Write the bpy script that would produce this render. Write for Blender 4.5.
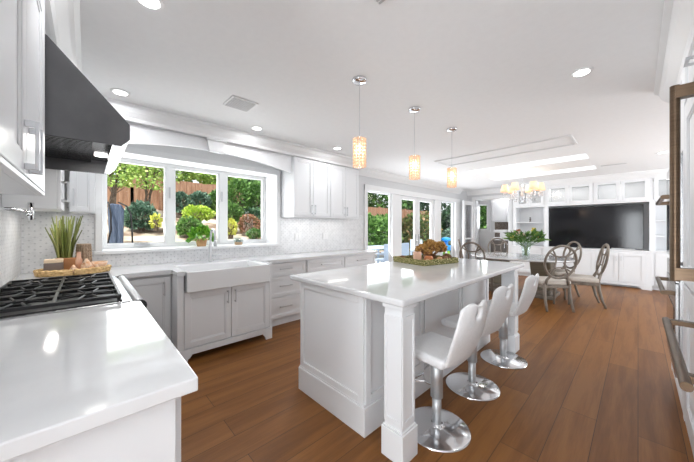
import bpy, bmesh, math, random
from mathutils import Vector, Matrix
R = math.radians
random.seed(7)
for o in list(bpy.data.objects):
    bpy.data.objects.remove(o)
S = bpy.context.scene
COL = S.collection

# ------------------------------------------------------------------ camera
cam_d = bpy.data.cameras.new('camera')
cam = bpy.data.objects.new('camera', cam_d)
COL.objects.link(cam)
cam.location = (0, 0, 1.35)
cam.rotation_euler = (R(90), 0, R(46.56))
cam_d.sensor_width = 36
cam_d.lens = 275.6 / 694 * 36
cam_d.shift_y = -3 / 694
cam_d.clip_start = 0.05
cam_d.clip_end = 200
S.camera = cam

# ------------------------------------------------------------------ world, sun, exposure
W = bpy.data.worlds.new('sky')
S.world = W
W.use_nodes = True
wn = W.node_tree
for n in list(wn.nodes):
    wn.nodes.remove(n)
wo = wn.nodes.new('ShaderNodeOutputWorld')
wb = wn.nodes.new('ShaderNodeBackground')
wb.inputs['Color'].default_value = (0.90, 0.95, 1.0, 1)
wb.inputs['Strength'].default_value = 1.7
wn.links.new(wb.outputs[0], wo.inputs[0])

sd = bpy.data.lights.new('sun', 'SUN')
sd.energy = 5.0
sd.angle = R(1.5)
sd.color = (1.0, 0.95, 0.86)
sun = bpy.data.objects.new('sun', sd)
COL.objects.link(sun)
sun.rotation_euler = (R(24), R(24), 0)


def area(name, loc, rot, sx, sy, power, color=(1, 1, 1)):
    d = bpy.data.lights.new(name, 'AREA')
    d.shape = 'RECTANGLE'
    d.size = sx
    d.size_y = sy
    d.energy = power
    d.color = color
    o = bpy.data.objects.new(name, d)
    COL.objects.link(o)
    o.location = loc
    o.rotation_euler = rot
    return o


# area lamps for daylight at the openings, tilted up toward the ceiling (outside the panes)
area('daylight_kitchen_window', (-4.60, 1.16, 1.68), (0, R(-115), 0), 0.95, 2.0, 26, (0.92, 0.965, 1))
area('daylight_french_doors', (-4.25, 6.45, 1.1), (0, R(-118), 0), 2.0, 4.0, 95, (0.915, 0.96, 1))
area('fill_behind_camera', (0.87, -3.3, 1.15), (R(113), 0, 0), 2.7, 2.2, 215, (0.915, 0.96, 1))  # added lamp outside invented doors behind the camera
area('fill_from_right', (2.9, 6.6, 1.3), (0, R(118), 0), 1.9, 3.6, 125, (0.915, 0.96, 1))  # added lamp outside an unseen window on the right
DOWN = 4.5
area('daylight_bar_room', (-3.87, 10.75, 1.75), (R(-105), 0, 0), 0.3, 0.8, 6, (0.96, 0.98, 1))
S.view_settings.view_transform = 'Standard'
S.view_settings.look = 'None'
S.view_settings.gamma = 1
S.view_settings.use_curve_mapping = False
S.view_settings.exposure = 0.10

# ------------------------------------------------------------------ materials
MATS = {}


def mat(name, color, rough=0.5, metal=0.0, spec=0.5, emit=None, es=0.0, coat=0.0, trans=0.0, ior=1.45, sub=None):
    if name in MATS:
        return MATS[name]
    m = bpy.data.materials.new(name)
    m.use_nodes = True
    b = m.node_tree.nodes['Principled BSDF']
    b.inputs['Base Color'].default_value = (*color, 1)
    b.inputs['Roughness'].default_value = rough
    b.inputs['Metallic'].default_value = metal
    b.inputs['Specular IOR Level'].default_value = spec
    b.inputs['Coat Weight'].default_value = coat
    b.inputs['Transmission Weight'].default_value = trans
    b.inputs['IOR'].default_value = ior
    if emit:
        b.inputs['Emission Color'].default_value = (*emit, 1)
        b.inputs['Emission Strength'].default_value = es
    MATS[name] = m
    return m


def nodes(m):
    t = m.node_tree
    return t, t.nodes, t.links, t.nodes['Principled BSDF']


def coords(t, scale=(1, 1, 1), rot=(0, 0, 0), kind='Object'):
    tc = t.nodes.new('ShaderNodeTexCoord')
    mp = t.nodes.new('ShaderNodeMapping')
    mp.inputs['Scale'].default_value = scale
    mp.inputs['Rotation'].default_value = rot
    t.links.new(tc.outputs[kind], mp.inputs[0])
    return mp.outputs[0]


def ramp(t, fac, stops):
    r = t.nodes.new('ShaderNodeValToRGB')
    el = r.color_ramp.elements
    while len(el) < len(stops):
        el.new(0.5)
    for e, (p, c) in zip(el, stops):
        e.position = p
        e.color = (*c, 1)
    t.links.new(fac, r.inputs[0])
    return r.outputs[0]


def noise_mat(name, stops, scale=8, rough=0.6, metal=0, stretch=(1, 1, 1), detail=4, bump=0.0, spec=0.5, coat=0):
    if name in MATS:
        return MATS[name]
    m = mat(name, stops[0][1], rough, metal, spec, coat=coat)
    t, N, L, b = nodes(m)
    v = coords(t, stretch)
    n = N.new('ShaderNodeTexNoise')
    n.inputs['Scale'].default_value = scale
    n.inputs['Detail'].default_value = detail
    L.new(v, n.inputs['Vector'])
    L.new(ramp(t, n.outputs[0], stops), b.inputs['Base Color'])
    if bump:
        bp = N.new('ShaderNodeBump')
        bp.inputs['Strength'].default_value = bump
        bp.inputs['Distance'].default_value = 0.01
        L.new(n.outputs[0], bp.inputs['Height'])
        L.new(bp.outputs[0], b.inputs['Normal'])
    return m


def island_mat(name, stops, rough=0.5, trans=False):
    """each loose piece of the mesh takes its own colour (leaves, petals)"""
    if name in MATS:
        return MATS[name]
    m = mat(name, stops[0][1], rough)
    t, N, L, b = nodes(m)
    g = N.new('ShaderNodeNewGeometry')
    L.new(ramp(t, g.outputs['Random Per Island'], stops), b.inputs['Base Color'])
    return m


M_white = mat('white_cabinet_paint', (0.82, 0.83, 0.845), 0.32)
M_wall = noise_mat('pale_grey_wall_paint', [(0.3, (0.66, 0.665, 0.675)), (0.7, (0.68, 0.685, 0.695))], 30, 0.7)
M_wallw = noise_mat('white_wall_paint', [(0.3, (0.79, 0.795, 0.80)), (0.7, (0.81, 0.815, 0.82))], 30, 0.7)
M_ceil = noise_mat('ceiling_paint', [(0.3, (0.89, 0.895, 0.90)), (0.7, (0.91, 0.915, 0.92))], 20, 0.8)
M_trim = mat('white_trim_paint', (0.84, 0.845, 0.85), 0.35)
M_groove = mat('joint_shadow_paint', (0.55, 0.56, 0.57), 0.6)
M_chrome = mat('chrome', (0.82, 0.83, 0.85), 0.12, 1.0)
M_satin = mat('satin_steel', (0.58, 0.59, 0.60), 0.5, 0.85)
M_nickel = mat('brushed_nickel', (0.62, 0.63, 0.65), 0.28, 1.0)
M_steel = noise_mat('brushed_steel', [(0.3, (0.42, 0.42, 0.43)), (0.7, (0.52, 0.52, 0.53))], 6, 0.27, 1.0, (1, 1, 60))
M_hood = noise_mat('dark_brushed_steel', [(0.3, (0.10, 0.10, 0.105)), (0.7, (0.135, 0.135, 0.14))], 5, 0.42, 0.75, (3, 1, 1))
M_hoodin = mat('hood_liner_steel', (0.10, 0.10, 0.105), 0.2, 0.9)
M_brownsteel = noise_mat('floor_tinted_handle_steel', [(0.3, (0.105, 0.070, 0.045)), (0.7, (0.14, 0.095, 0.062))], 8, 0.35, 0.8, (1, 1, 12))  # steel handles, brown of the mirrored floor put into the base colour
M_black = mat('black_iron', (0.018, 0.018, 0.02), 0.38, 0.2)
M_blackglass = mat('black_glass', (0.012, 0.013, 0.015), 0.07, 0, 0.6)
M_screen = mat('television_screen', (0.010, 0.010, 0.012), 0.10, 0, 0.5)
M_leather = noise_mat('white_leather', [(0.3, (0.80, 0.80, 0.805)), (0.7, (0.85, 0.85, 0.855))], 60, 0.4, bump=0.05)
M_sink = mat('white_fireclay', (0.85, 0.855, 0.86), 0.12, coat=0.4)
M_porcelain = mat('white_porcelain', (0.85, 0.85, 0.86), 0.2)
M_chairwood = noise_mat('weathered_grey_wood', [(0.25, (0.125, 0.10, 0.08)), (0.5, (0.19, 0.16, 0.13)), (0.75, (0.27, 0.235, 0.20))], 14, 0.55, 0, (1, 1, 0.3), bump=0.1)
M_seat = noise_mat('beige_linen', [(0.3, (0.50, 0.45, 0.40)), (0.7, (0.58, 0.53, 0.48))], 90, 0.9)
M_taupe = noise_mat('olive_taupe_wood', [(0.3, (0.16, 0.14, 0.10)), (0.7, (0.20, 0.175, 0.13))], 6, 0.5, 0, (1, 1, 6))
M_tabletop = noise_mat('pale_dining_tabletop', [(0.3, (0.58, 0.575, 0.58)), (0.7, (0.66, 0.66, 0.67))], 3, 0.12, 0, (1, 6, 1), coat=0.3)
M_darkcab = noise_mat('dark_taupe_cabinet', [(0.3, (0.13, 0.11, 0.10)), (0.7, (0.16, 0.14, 0.125))], 8, 0.5)
M_brownsplash = noise_mat('brown_stone_backsplash', [(0.3, (0.10, 0.07, 0.055)), (0.7, (0.25, 0.20, 0.16))], 30, 0.4)
M_lamp = mat('lit_lens', (1, 1, 1), 0.5, emit=(1, 0.98, 0.95), es=6)
M_bulb = mat('warm_bulb', (1, 1, 1), 0.5, emit=(1, 0.86, 0.62), es=5)
M_bead = mat('amber_crystal', (0.88, 0.64, 0.46), 0.12, 0, 0.9, emit=(1, 0.58, 0.32), es=0.24)
M_crystal = mat('clear_crystal', (0.95, 0.95, 0.97), 0.03, 0, 0.9, trans=0.85)
M_shade = mat('cream_lamp_shade_fabric', (0.85, 0.66, 0.46), 0.8, emit=(1, 0.66, 0.38), es=0.42)
M_vent = mat('vent_grille_paint', (0.52, 0.525, 0.53), 0.6)
M_dark = mat('dark_gap', (0.03, 0.03, 0.03), 0.9)
M_shell = noise_mat('seashell', [(0.35, (0.75, 0.38, 0.18)), (0.6, (0.86, 0.66, 0.50))], 25, 0.4, 0, (1, 1, 4))
M_candle = mat('peach_wax', (0.80, 0.50, 0.36), 0.5)
M_candletop = mat('beige_wax', (0.78, 0.60, 0.42), 0.5)
M_candlebody = noise_mat('taupe_candle_vessel', [(0.3, (0.15, 0.115, 0.10)), (0.7, (0.20, 0.155, 0.13))], 10, 0.4)
M_amber = mat('amber_glass', (0.42, 0.20, 0.09), 0.15, 0, 0.7)
M_rattan = noise_mat('rattan', [(0.35, (0.34, 0.24, 0.16)), (0.65, (0.52, 0.40, 0.29))], 60, 0.7)
M_straw = noise_mat('woven_straw', [(0.35, (0.50, 0.31, 0.12)), (0.6, (0.78, 0.55, 0.28))], 40, 0.7)
M_seagrass = noise_mat('green_tan_seagrass', [(0.38, (0.10, 0.11, 0.03)), (0.52, (0.30, 0.28, 0.10)), (0.66, (0.62, 0.52, 0.30))], 70, 0.8)
M_drift = noise_mat('driftwood', [(0.35, (0.17, 0.08, 0.04)), (0.65, (0.42, 0.24, 0.13))], 25, 0.8, bump=0.3)
M_terra = noise_mat('terracotta', [(0.3, (0.50, 0.27, 0.13)), (0.7, (0.62, 0.38, 0.20))], 20, 0.8)
M_grass = island_mat('reed_green', [(0, (0.09, 0.10, 0.02)), (0.5, (0.16, 0.20, 0.04)), (1, (0.30, 0.30, 0.10))])
M_leafin = island_mat('houseplant_green', [(0, (0.08, 0.26, 0.02)), (0.5, (0.16, 0.42, 0.03)), (1, (0.35, 0.62, 0.07))])
M_bouq = island_mat('bouquet_green', [(0, (0.03, 0.09, 0.02)), (0.5, (0.08, 0.19, 0.03)), (1, (0.24, 0.36, 0.08))])
M_soil = noise_mat('garden_soil', [(0.3, (0.10, 0.07, 0.05)), (0.45, (0.24, 0.17, 0.12)), (0.55, (0.50, 0.43, 0.34)), (0.7, (0.78, 0.74, 0.64))], 1.6, 0.95, detail=10)
M_fence = noise_mat('red_cedar_fence', [(0.3, (0.22, 0.11, 0.065)), (0.7, (0.46, 0.27, 0.175))], 5, 0.8, 0, (1, 6, 0.4))
M_patio = noise_mat('pale_paving', [(0.3, (0.48, 0.50, 0.52)), (0.7, (0.62, 0.64, 0.66))], 4, 0.8)
M_bark = noise_mat('bark', [(0.3, (0.07, 0.05, 0.035)), (0.7, (0.16, 0.12, 0.09))], 20, 0.9)
M_tarp = noise_mat('blue_grey_fabric', [(0.35, (0.035, 0.055, 0.10)), (0.65, (0.12, 0.16, 0.24))], 14, 0.7, 0, (1, 3, 0.3))
M_bluetoy = mat('bright_blue_plastic', (0.02, 0.32, 0.75), 0.35)
M_greentoy = mat('lime_plastic', (0.30, 0.62, 0.08), 0.4)
M_outwhite = mat('outdoor_pale_blue', (0.52, 0.62, 0.76), 0.5)

# quartz with faint flecks
M_quartz = mat('white_quartz', (0.86, 0.865, 0.87), 0.09, coat=0.25)
t, N, L, b = nodes(M_quartz)
v = coords(t)
n = N.new('ShaderNodeTexNoise'); n.inputs['Scale'].default_value = 5; n.inputs['Detail'].default_value = 9
L.new(v, n.inputs['Vector'])
L.new(ramp(t, n.outputs[0], [(0.3, (0.72, 0.725, 0.735)), (0.55, (0.77, 0.775, 0.785)), (0.75, (0.80, 0.805, 0.81))]), b.inputs['Base Color'])

# wooden floor: wide boards running along y
M_floor = mat('oak_floor', (0.3, 0.15, 0.07), 0.42, spec=0.35)
t, N, L, b = nodes(M_floor)
v = coords(t, (1, 1, 1), (0, 0, R(90)))
br = N.new('ShaderNodeTexBrick')
br.offset = 0.37
br.inputs['Color1'].default_value = (0, 0, 0, 1)
br.inputs['Color2'].default_value = (1, 1, 1, 1)
br.inputs['Mortar'].default_value = (0, 0, 0, 1)
br.inputs['Scale'].default_value = 1
br.inputs['Mortar Size'].default_value = 0.0018
br.inputs['Mortar Smooth'].default_value = 0.2
br.inputs['Brick Width'].default_value = 1.9
br.inputs['Row Height'].default_value = 0.20
L.new(v, br.inputs['Vector'])
v2 = coords(t, (6, 0.5, 1))
n = N.new('ShaderNodeTexNoise'); n.inputs['Scale'].default_value = 2.2; n.inputs['Detail'].default_value = 5; n.inputs['Distortion'].default_value = 0.5
L.new(v2, n.inputs['Vector'])
v3 = coords(t, (60, 3, 1))
n3 = N.new('ShaderNodeTexNoise'); n3.inputs['Scale'].default_value = 2.0; n3.inputs['Detail'].default_value = 6
L.new(v3, n3.inputs['Vector'])
a1 = N.new('ShaderNodeMath'); a1.operation = 'MULTIPLY_ADD'
L.new(br.outputs['Color'], a1.inputs[0]); a1.inputs[1].default_value = 0.30
L.new(n.outputs[0], a1.inputs[2])
a2 = N.new('ShaderNodeMath'); a2.operation = 'MULTIPLY_ADD'
L.new(n3.outputs[0], a2.inputs[0]); a2.inputs[1].default_value = 0.35
L.new(a1.outputs[0], a2.inputs[2])
col = ramp(t, a2.outputs[0], [(0.35, (0.118, 0.041, 0.0095)), (0.70, (0.188, 0.072, 0.017)), (1.0, (0.27, 0.112, 0.029))])
mx = N.new('ShaderNodeMix'); mx.data_type = 'RGBA'
L.new(br.outputs['Fac'], mx.inputs['Factor'])
L.new(col, mx.inputs['A']); mx.inputs['B'].default_value = (0.05, 0.022, 0.01, 1)
L.new(mx.outputs['Result'], b.inputs['Base Color'])
bp = N.new('ShaderNodeBump'); bp.inputs['Strength'].default_value = 0.12; bp.inputs['Distance'].default_value = 0.004
L.new(n3.outputs[0], bp.inputs['Height']); L.new(bp.outputs[0], b.inputs['Normal'])

# marble mosaic backsplash (diamond lattice with small grey dots)
M_tile = mat('marble_mosaic', (0.7, 0.7, 0.7), 0.25)
t, N, L, b = nodes(M_tile)
tc = N.new('ShaderNodeTexCoord')
sep = N.new('ShaderNodeSeparateXYZ')
L.new(tc.outputs['Object'], sep.inputs[0])


def mth(op, a, bv=None, c=None):
    q = N.new('ShaderNodeMath'); q.operation = op
    for i, s_ in enumerate((a, bv, c)):
        if s_ is None:
            continue
        if isinstance(s_, (int, float)):
            q.inputs[i].default_value = s_
        else:
            L.new(s_, q.inputs[i])
    return q.outputs[0]


hor = mth('ADD', sep.outputs[0], sep.outputs[1])
hs = mth('MULTIPLY', hor, 1 / 0.075)
zs = mth('MULTIPLY', sep.outputs[2], 1 / 0.060)
u1 = mth('ADD', hs, zs)
u2 = mth('SUBTRACT', hs, zs)
f1 = mth('ABSOLUTE', mth('SUBTRACT', mth('FRACT', u1), 0.5))
f2 = mth('ABSOLUTE', mth('SUBTRACT', mth('FRACT', u2), 0.5))
big = mth('MAXIMUM', f1, f2)
sml = mth('MINIMUM', f1, f2)
line = mth('GREATER_THAN', big, 0.44)
dot = mth('GREATER_THAN', sml, 0.36)
nn = N.new('ShaderNodeTexNoise'); nn.inputs['Scale'].default_value = 14; nn.inputs['Detail'].default_value = 5
L.new(tc.outputs['Object'], nn.inputs['Vector'])
base = ramp(t, nn.outputs[0], [(0.3, (0.70, 0.705, 0.715)), (0.55, (0.81, 0.815, 0.825)), (0.8, (0.86, 0.86, 0.87))])
m1 = N.new('ShaderNodeMix'); m1.data_type = 'RGBA'
L.new(mth('MULTIPLY', line, 0.55), m1.inputs['Factor']); L.new(base, m1.inputs['A']); m1.inputs['B'].default_value = (0.84, 0.84, 0.85, 1)
m2 = N.new('ShaderNodeMix'); m2.data_type = 'RGBA'
L.new(mth('MULTIPLY', dot, 0.42), m2.inputs['Factor']); L.new(m1.outputs['Result'], m2.inputs['A']); m2.inputs['B'].default_value = (0.33, 0.34, 0.36, 1)
L.new(m2.outputs['Result'], b.inputs['Base Color'])


def glassmat(name, tint=(1, 1, 1), refl=0.08, rough=0.02):
    m = bpy.data.materials.new(name)
    m.use_nodes = True
    t = m.node_tree
    for n in list(t.nodes):
        t.nodes.remove(n)
    o = t.nodes.new('ShaderNodeOutputMaterial')
    mix = t.nodes.new('ShaderNodeMixShader')
    tr = t.nodes.new('ShaderNodeBsdfTransparent')
    gl = t.nodes.new('ShaderNodeBsdfGlossy')
    gl.inputs['Roughness'].default_value = rough
    tr.inputs['Color'].default_value = (*tint, 1)
    lw = t.nodes.new('ShaderNodeLayerWeight')
    lw.inputs['Blend'].default_value = 0.5
    pw = t.nodes.new('ShaderNodeMath'); pw.operation = 'POWER'
    t.links.new(lw.outputs['Facing'], pw.inputs[0]); pw.inputs[1].default_value = 5
    mm = t.nodes.new('ShaderNodeMath'); mm.operation = 'MULTIPLY_ADD'
    t.links.new(pw.outputs[0], mm.inputs[0]); mm.inputs[1].default_value = 0.5; mm.inputs[2].default_value = refl * 0.3
    t.links.new(mm.outputs[0], mix.inputs[0])
    t.links.new(tr.outputs[0], mix.inputs[1])
    t.links.new(gl.outputs[0], mix.inputs[2])
    t.links.new(mix.outputs[0], o.inputs[0])
    MATS[name] = m
    return m


M_glass = glassmat('window_glass', (1, 1, 1), 0.02)
M_vase = glassmat('vase_glass', (0.90, 0.94, 0.93), 0.35)
M_opal = bpy.data.materials.new('opal_skylight_pane')
M_opal.use_nodes = True
t = M_opal.node_tree
for n in list(t.nodes): t.nodes.remove(n)
o_ = t.nodes.new('ShaderNodeOutputMaterial'); q_ = t.nodes.new('ShaderNodeBsdfTranslucent')
q_.inputs['Color'].default_value = (0.95, 0.97, 1, 1)
t.links.new(q_.outputs[0], o_.inputs[0])
M_frost = glassmat('cabinet_glass', (0.88, 0.885, 0.89), 0.15, 0.15)


# ------------------------------------------------------------------ mesh helpers
class MB:
    def __init__(s):
        s.b = bmesh.new()

    def box(s, x0, x1, y0, y1, z0, z1, M=None):
        vs = [s.b.verts.new((x, y, z)) for x in (x0, x1) for y in (y0, y1) for z in (z0, z1)]
        for f in ((0, 1, 3, 2), (4, 6, 7, 5), (0, 4, 5, 1), (2, 3, 7, 6), (0, 2, 6, 4), (1, 5, 7, 3)):
            s.b.faces.new([vs[i] for i in f])
        if M:
            bmesh.ops.transform(s.b, matrix=M, verts=vs)
        return s

    def prism(s, pts, a0, a1, axis='x', M=None):
        """polygon pts in the two other axes, extruded along axis from a0 to a1"""
        def mk(p, a):
            if axis == 'x': return (a, p[0], p[1])
            if axis == 'y': return (p[0], a, p[1])
            return (p[0], p[1], a)
        v0 = [s.b.verts.new(mk(p, a0)) for p in pts]
        v1 = [s.b.verts.new(mk(p, a1)) for p in pts]
        n = len(pts)
        s.b.faces.new(v0)
        s.b.faces.new(v1[::-1])
        for i in range(n):
            s.b.faces.new([v0[i], v1[i], v1[(i + 1) % n], v0[(i + 1) % n]])
        if M:
            bmesh.ops.transform(s.b, matrix=M, verts=v0 + v1)
        return s

    def lathe(s, prof, n=24, c=(0, 0, 0), M=None, sx=1, sy=1):
        rings = []
        allv = []
        for r, z in prof:
            if r < 1e-5:
                v = [s.b.verts.new((c[0], c[1], c[2] + z))]
            else:
                v = [s.b.verts.new((c[0] + sx * r * math.cos(2 * math.pi * i / n), c[1] + sy * r * math.sin(2 * math.pi * i / n), c[2] + z)) for i in range(n)]
            rings.append(v)
            allv += v
        for a, b_ in zip(rings, rings[1:]):
            for i in range(n):
                j = (i + 1) % n
                if len(a) == 1 and len(b_) == 1: continue
                if len(a) == 1: s.b.faces.new([a[0], b_[j], b_[i]])
                elif len(b_) == 1: s.b.faces.new([a[i], a[j], b_[0]])
                else: s.b.faces.new([a[i], a[j], b_[j], b_[i]])
        if len(rings[0]) > 1: s.b.faces.new(rings[0][::-1])
        if len(rings[-1]) > 1: s.b.faces.new(rings[-1])
        if M:
            bmesh.ops.transform(s.b, matrix=M, verts=allv)
        return s

    def tube(s, pts, r, n=10, closed=False, flat=1.0, up=None):
        pts = [Vector(p) for p in pts]
        m = len(pts)
        rr = r if isinstance(r, (list, tuple)) else [r] * m
        rings = []
        prev = None
        for i, p in enumerate(pts):
            if closed:
                d = pts[(i + 1) % m] - pts[i - 1]
            else:
                d = pts[min(i + 1, m - 1)] - pts[max(i - 1, 0)]
            d.normalize()
            if prev is None:
                a = Vector(up) if up else (Vector((0, 0, 1)) if abs(d.z) < 0.9 else Vector((1, 0, 0)))
            else:
                a = Vector(up) if up else prev
            x = (a - d * a.dot(d))
            if x.length < 1e-4: x = d.orthogonal()
            x.normalize()
            y = d.cross(x)
            prev = x
            rings.append([s.b.verts.new(p + x * rr[i] * flat * math.cos(2 * math.pi * k / n) + y * rr[i] * math.sin(2 * math.pi * k / n)) for k in range(n)])
        pairs = list(zip(rings, rings[1:]))
        if closed: pairs.append((rings[-1], rings[0]))
        for a, b_ in pairs:
            for k in range(n):
                s.b.faces.new([a[k], a[(k + 1) % n], b_[(k + 1) % n], b_[k]])
        if not closed:
            s.b.faces.new(rings[0][::-1])
            s.b.faces.new(rings[-1])
        return s

    def ball(s, c, r, sx=1, sy=1, sz=1, n=12, m=8, jit=0.0, M=None):
        prof = []
        for i in range(m + 1):
            a = -math.pi / 2 + math.pi * i / m
            prof.append((max(0, r * math.cos(a)) if 0 < i < m else 0, r * math.sin(a) * sz))
        k0 = len(s.b.verts)
        s.lathe(prof, n, c, None, sx, sy)
        s.b.verts.ensure_lookup_table()
        vs = [s.b.verts[i] for i in range(k0, len(s.b.verts))]
        if jit:
            for v in vs:
                v.co += Vector([random.uniform(-jit, jit) for _ in range(3)])
        if M:
            bmesh.ops.transform(s.b, matrix=M, verts=vs)
        return s

    def build(s, name, m, parent=None, bevel=0.0, smooth=False, seg=2, sub=0, loc=None, rot=None):
        bmesh.ops.recalc_face_normals(s.b, faces=s.b.faces)
        me = bpy.data.meshes.new(name)
        s.b.to_mesh(me)
        s.b.free()
        me.materials.append(m)
        if smooth:
            for p in me.polygons: p.use_smooth = True
        o = bpy.data.objects.new(name, me)
        COL.objects.link(o)
        if parent: o.parent = parent
        if loc: o.location = loc
        if rot: o.rotation_euler = rot
        if bevel:
            q = o.modifiers.new('bevel', 'BEVEL'); q.width = bevel; q.segments = seg; q.limit_method = 'ANGLE'
        if sub:
            q = o.modifiers.new('subdivision', 'SUBSURF'); q.levels = sub; q.render_levels = sub
        return o


def smooth_angle(o, ang=40):
    for p in o.data.polygons: p.use_smooth = True
    q = o.modifiers.new('edge_split', 'EDGE_SPLIT'); q.split_angle = R(ang)
    return o


def tag(o, label=None, cat=None, group=None, kind=None):
    if label: o['label'] = label
    if cat: o['category'] = cat
    if group: o['group'] = group
    if kind: o['kind'] = kind
    return o


def thing(name, label, cat, loc=(0, 0, 0), rz=0.0, group=None):
    o = bpy.data.objects.new(name, None)
    COL.objects.link(o)
    o.empty_display_size = 0.1
    o.location = loc
    o.rotation_euler = (0, 0, R(rz))
    return tag(o, label, cat, group)


def struct(name, mb, m, parent=None, label=None, **k):
    o = mb.build(name, m, parent, **k)
    if not parent: o['kind'] = 'structure'
    if label: o['label'] = label
    return o


def copy_tree(o, parent=None):
    c = o.copy()
    COL.objects.link(c)
    if parent: c.parent = parent
    for ch in list(o.children):
        copy_tree(ch, c)
    return c


def light(name, kind, loc, power, size=0.1, color=(1, 0.97, 0.92), parent=None, spread=None, rot=(0, 0, 0), sy=None):
    d = bpy.data.lights.new(name, kind)
    d.energy = power
    d.color = color
    if kind == 'AREA':
        d.shape = 'DISK' if sy is None else 'RECTANGLE'
        d.size = size
        if sy: d.size_y = sy
        if spread: d.spread = R(spread)
    else:
        d.shadow_soft_size = size
    o = bpy.data.objects.new(name, d)
    COL.objects.link(o)
    o.location = loc
    o.rotation_euler = rot
    if parent: o.parent = parent
    return o


H = 2.6          # ceiling height
CT = 0.92        # countertop height

# ================================================================== STRUCTURE
struct('floor', MB().box(-4.0, 2.6, -3.0, 10.5, -0.06, 0.0), M_floor)

# ceiling as strips around the two skylights (x -2.58..-0.6, y 6.09..6.55 and 7.39..7.85)
c = MB()
c.box(-4.5, 2.6, -3.0, 6.09, H, H + 0.12)
c.box(-4.5, 2.6, 6.55, 7.39, H, H + 0.12)
c.box(-4.5, 2.6, 7.85, 10.6, H, H + 0.12)
for a, b_ in ((6.09, 6.55), (7.39, 7.85)):
    c.box(-4.5, -2.58, a, b_, H, H + 0.12)
    c.box(-0.60, 2.6, a, b_, H, H + 0.12)
struct('ceiling', c, M_ceil)
for i, (a, b_) in enumerate(((6.09, 6.55), (7.39, 7.85))):
    m = MB()
    m.box(-2.62, -2.57, a - .01, b_ + .01, H + .121, H + 0.20).box(-0.61, -0.56, a - .01, b_ + .01, H + .121, H + 0.20)
    m.box(-2.57, -0.61, a - 0.03, a - .01, H + .121, H + 0.20).box(-2.57, -0.61, b_ + .01, b_ + 0.03, H + .121, H + 0.20)
    f = struct('window_%d' % (20 + i), m, M_trim)
    g = MB().box(-2.57, -0.61, a - .01, b_ + .01, H + 0.14, H + 0.1405)
    g.build('pane', M_opal, f)
# shallow coffer with trim, nearest of the three ceiling rectangles
m = MB()
x0, x1, y0, y1 = -2.62, -0.61, 4.72, 5.27
for (a, b_, c_, d_) in ((x0, x1, y0, y0 + .035), (x0, x1, y1 - .035, y1), (x0, x0 + .035, y0 + .035, y1 - .035), (x1 - .035, x1, y0 + .035, y1 - .035)):
    m.box(a, b_, c_, d_, H - 0.018, H)
struct('trim_1', m, M_trim, bevel=0.004)

# --- window wall (x = -4), thick part with the kitchen window, thin part with glazed doors
WY0, WY1, WZ0, WZ1 = 0.13, 2.22, 1.09, 2.215
m = MB()
m.box(-4.45, -4.0, -0.60, WY0, 0, H)
m.box(-4.45, -4.0, WY0, WY1, 0, WZ0)
m.box(-4.45, -4.0, WY0, WY1, WZ1, H)
m.box(-4.45, -4.0, WY1, 2.6, 0, H)
struct('wall_left', m, M_wallw)
D0, D1, DZ = 4.38, 8.52, 2.16
m = MB()
m.box(-4.14, -4.0, 2.6, D0, 0, H)
m.box(-4.14, -4.0, D0, D1, DZ, H)
m.box(-4.14, -4.0, D1, 9.62, 0, H)
struct('wall_left', m, M_wall)
# range wall (y = -0.45)
struct('wall_back', MB().box(-4.45, -0.72, -0.60, -0.45, 0, H), M_wallw)
struct('wall_back', MB().box(-0.90, -0.72, -3.0, -0.60, 0, H), M_wallw)
m = MB().box(-0.90, -0.55, -3.12, -3.0, 0, H).box(2.3, 2.6, -3.12, -3.0, 0, H).box(-0.55, 2.3, -3.12, -3.0, 2.25, H)
struct('wall_back', m, M_wallw)
# right wall: behind the appliance run, and an added window further on
struct('wall_right', MB().box(0.86, 0.98, -3.0, 3.86, 0, H), M_wallw)
m = MB().box(2.6, 2.72, -3.0, 4.7, 0, H).box(2.6, 2.72, 8.5, 12.6, 0, H).box(2.6, 2.72, 4.7, 8.5, 0, 0.4).box(2.6, 2.72, 4.7, 8.5, 2.3, H)
struct('wall_right', m, M_wallw)
# far wall with opening to the bar room
OX0, OX1, OZ = -3.74, -2.74, 2.28
m = MB().box(-4.0, OX0, 9.45, 9.60, 0, H).box(OX0, OX1, 9.45, 9.60, OZ, H).box(OX1, 2.6, 9.45, 9.60, 0, H)
struct('wall_far', m, M_wall)
# bar room beyond
m = MB().box(-4.14, -4.04, 10.5, 10.6, 0, H).box(-4.04, -3.70, 10.5, 10.6, 0, 1.27).box(-4.04, -3.70, 10.5, 10.6, 2.22, H).box(-3.70, -2.0, 10.5, 10.6, 0, H).box(-2.1, -2.0, 9.6, 10.5, 0, H)
struct('wall_far', m, M_wallw)
struct('wall_left', MB().box(-4.14, -4.0, 9.62, 10.5, 0, H), M_wallw)

# crown mouldings: stepped profile (depth, drop)
CR = [(0, 0), (0.12, 0), (0.12, -0.02), (0.095, -0.035), (0.075, -0.075), (0.03, -0.12), (0.018, -0.15), (0, -0.15)]
struct('trim_2', MB().prism([(-3.60 + d, H + z) for d, z in CR], -0.02, 3.74, 'y'), M_trim)
struct('trim_3', MB().prism([(-4.0 + d, H + z) for d, z in CR], 3.76, 8.85, 'y'), M_trim)
struct('trim_4', MB().prism([(8.98 - d, H + z) for d, z in CR], -2.48, 2.2, 'x'), M_trim)
struct('trim_5', MB().prism([(9.45 - d, H + z) for d, z in CR], -4.0, -2.50, 'x'), M_trim)
CR2 = [(0, 0), (0.13, 0), (0.13, -0.025), (0.10, -0.04), (0.08, -0.09), (0.03, -0.14), (0.02, -0.17), (0, -0.17)]
struct('trim_6', MB().prism([(0.23 - d, H + z) for d, z in CR2], 1.2, 3.80, 'y'), M_trim)
struct('trim_7', MB().prism([(-0.145 + d, H + z) for d, z in CR], -3.58, -0.9, 'x'), M_trim)

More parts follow.
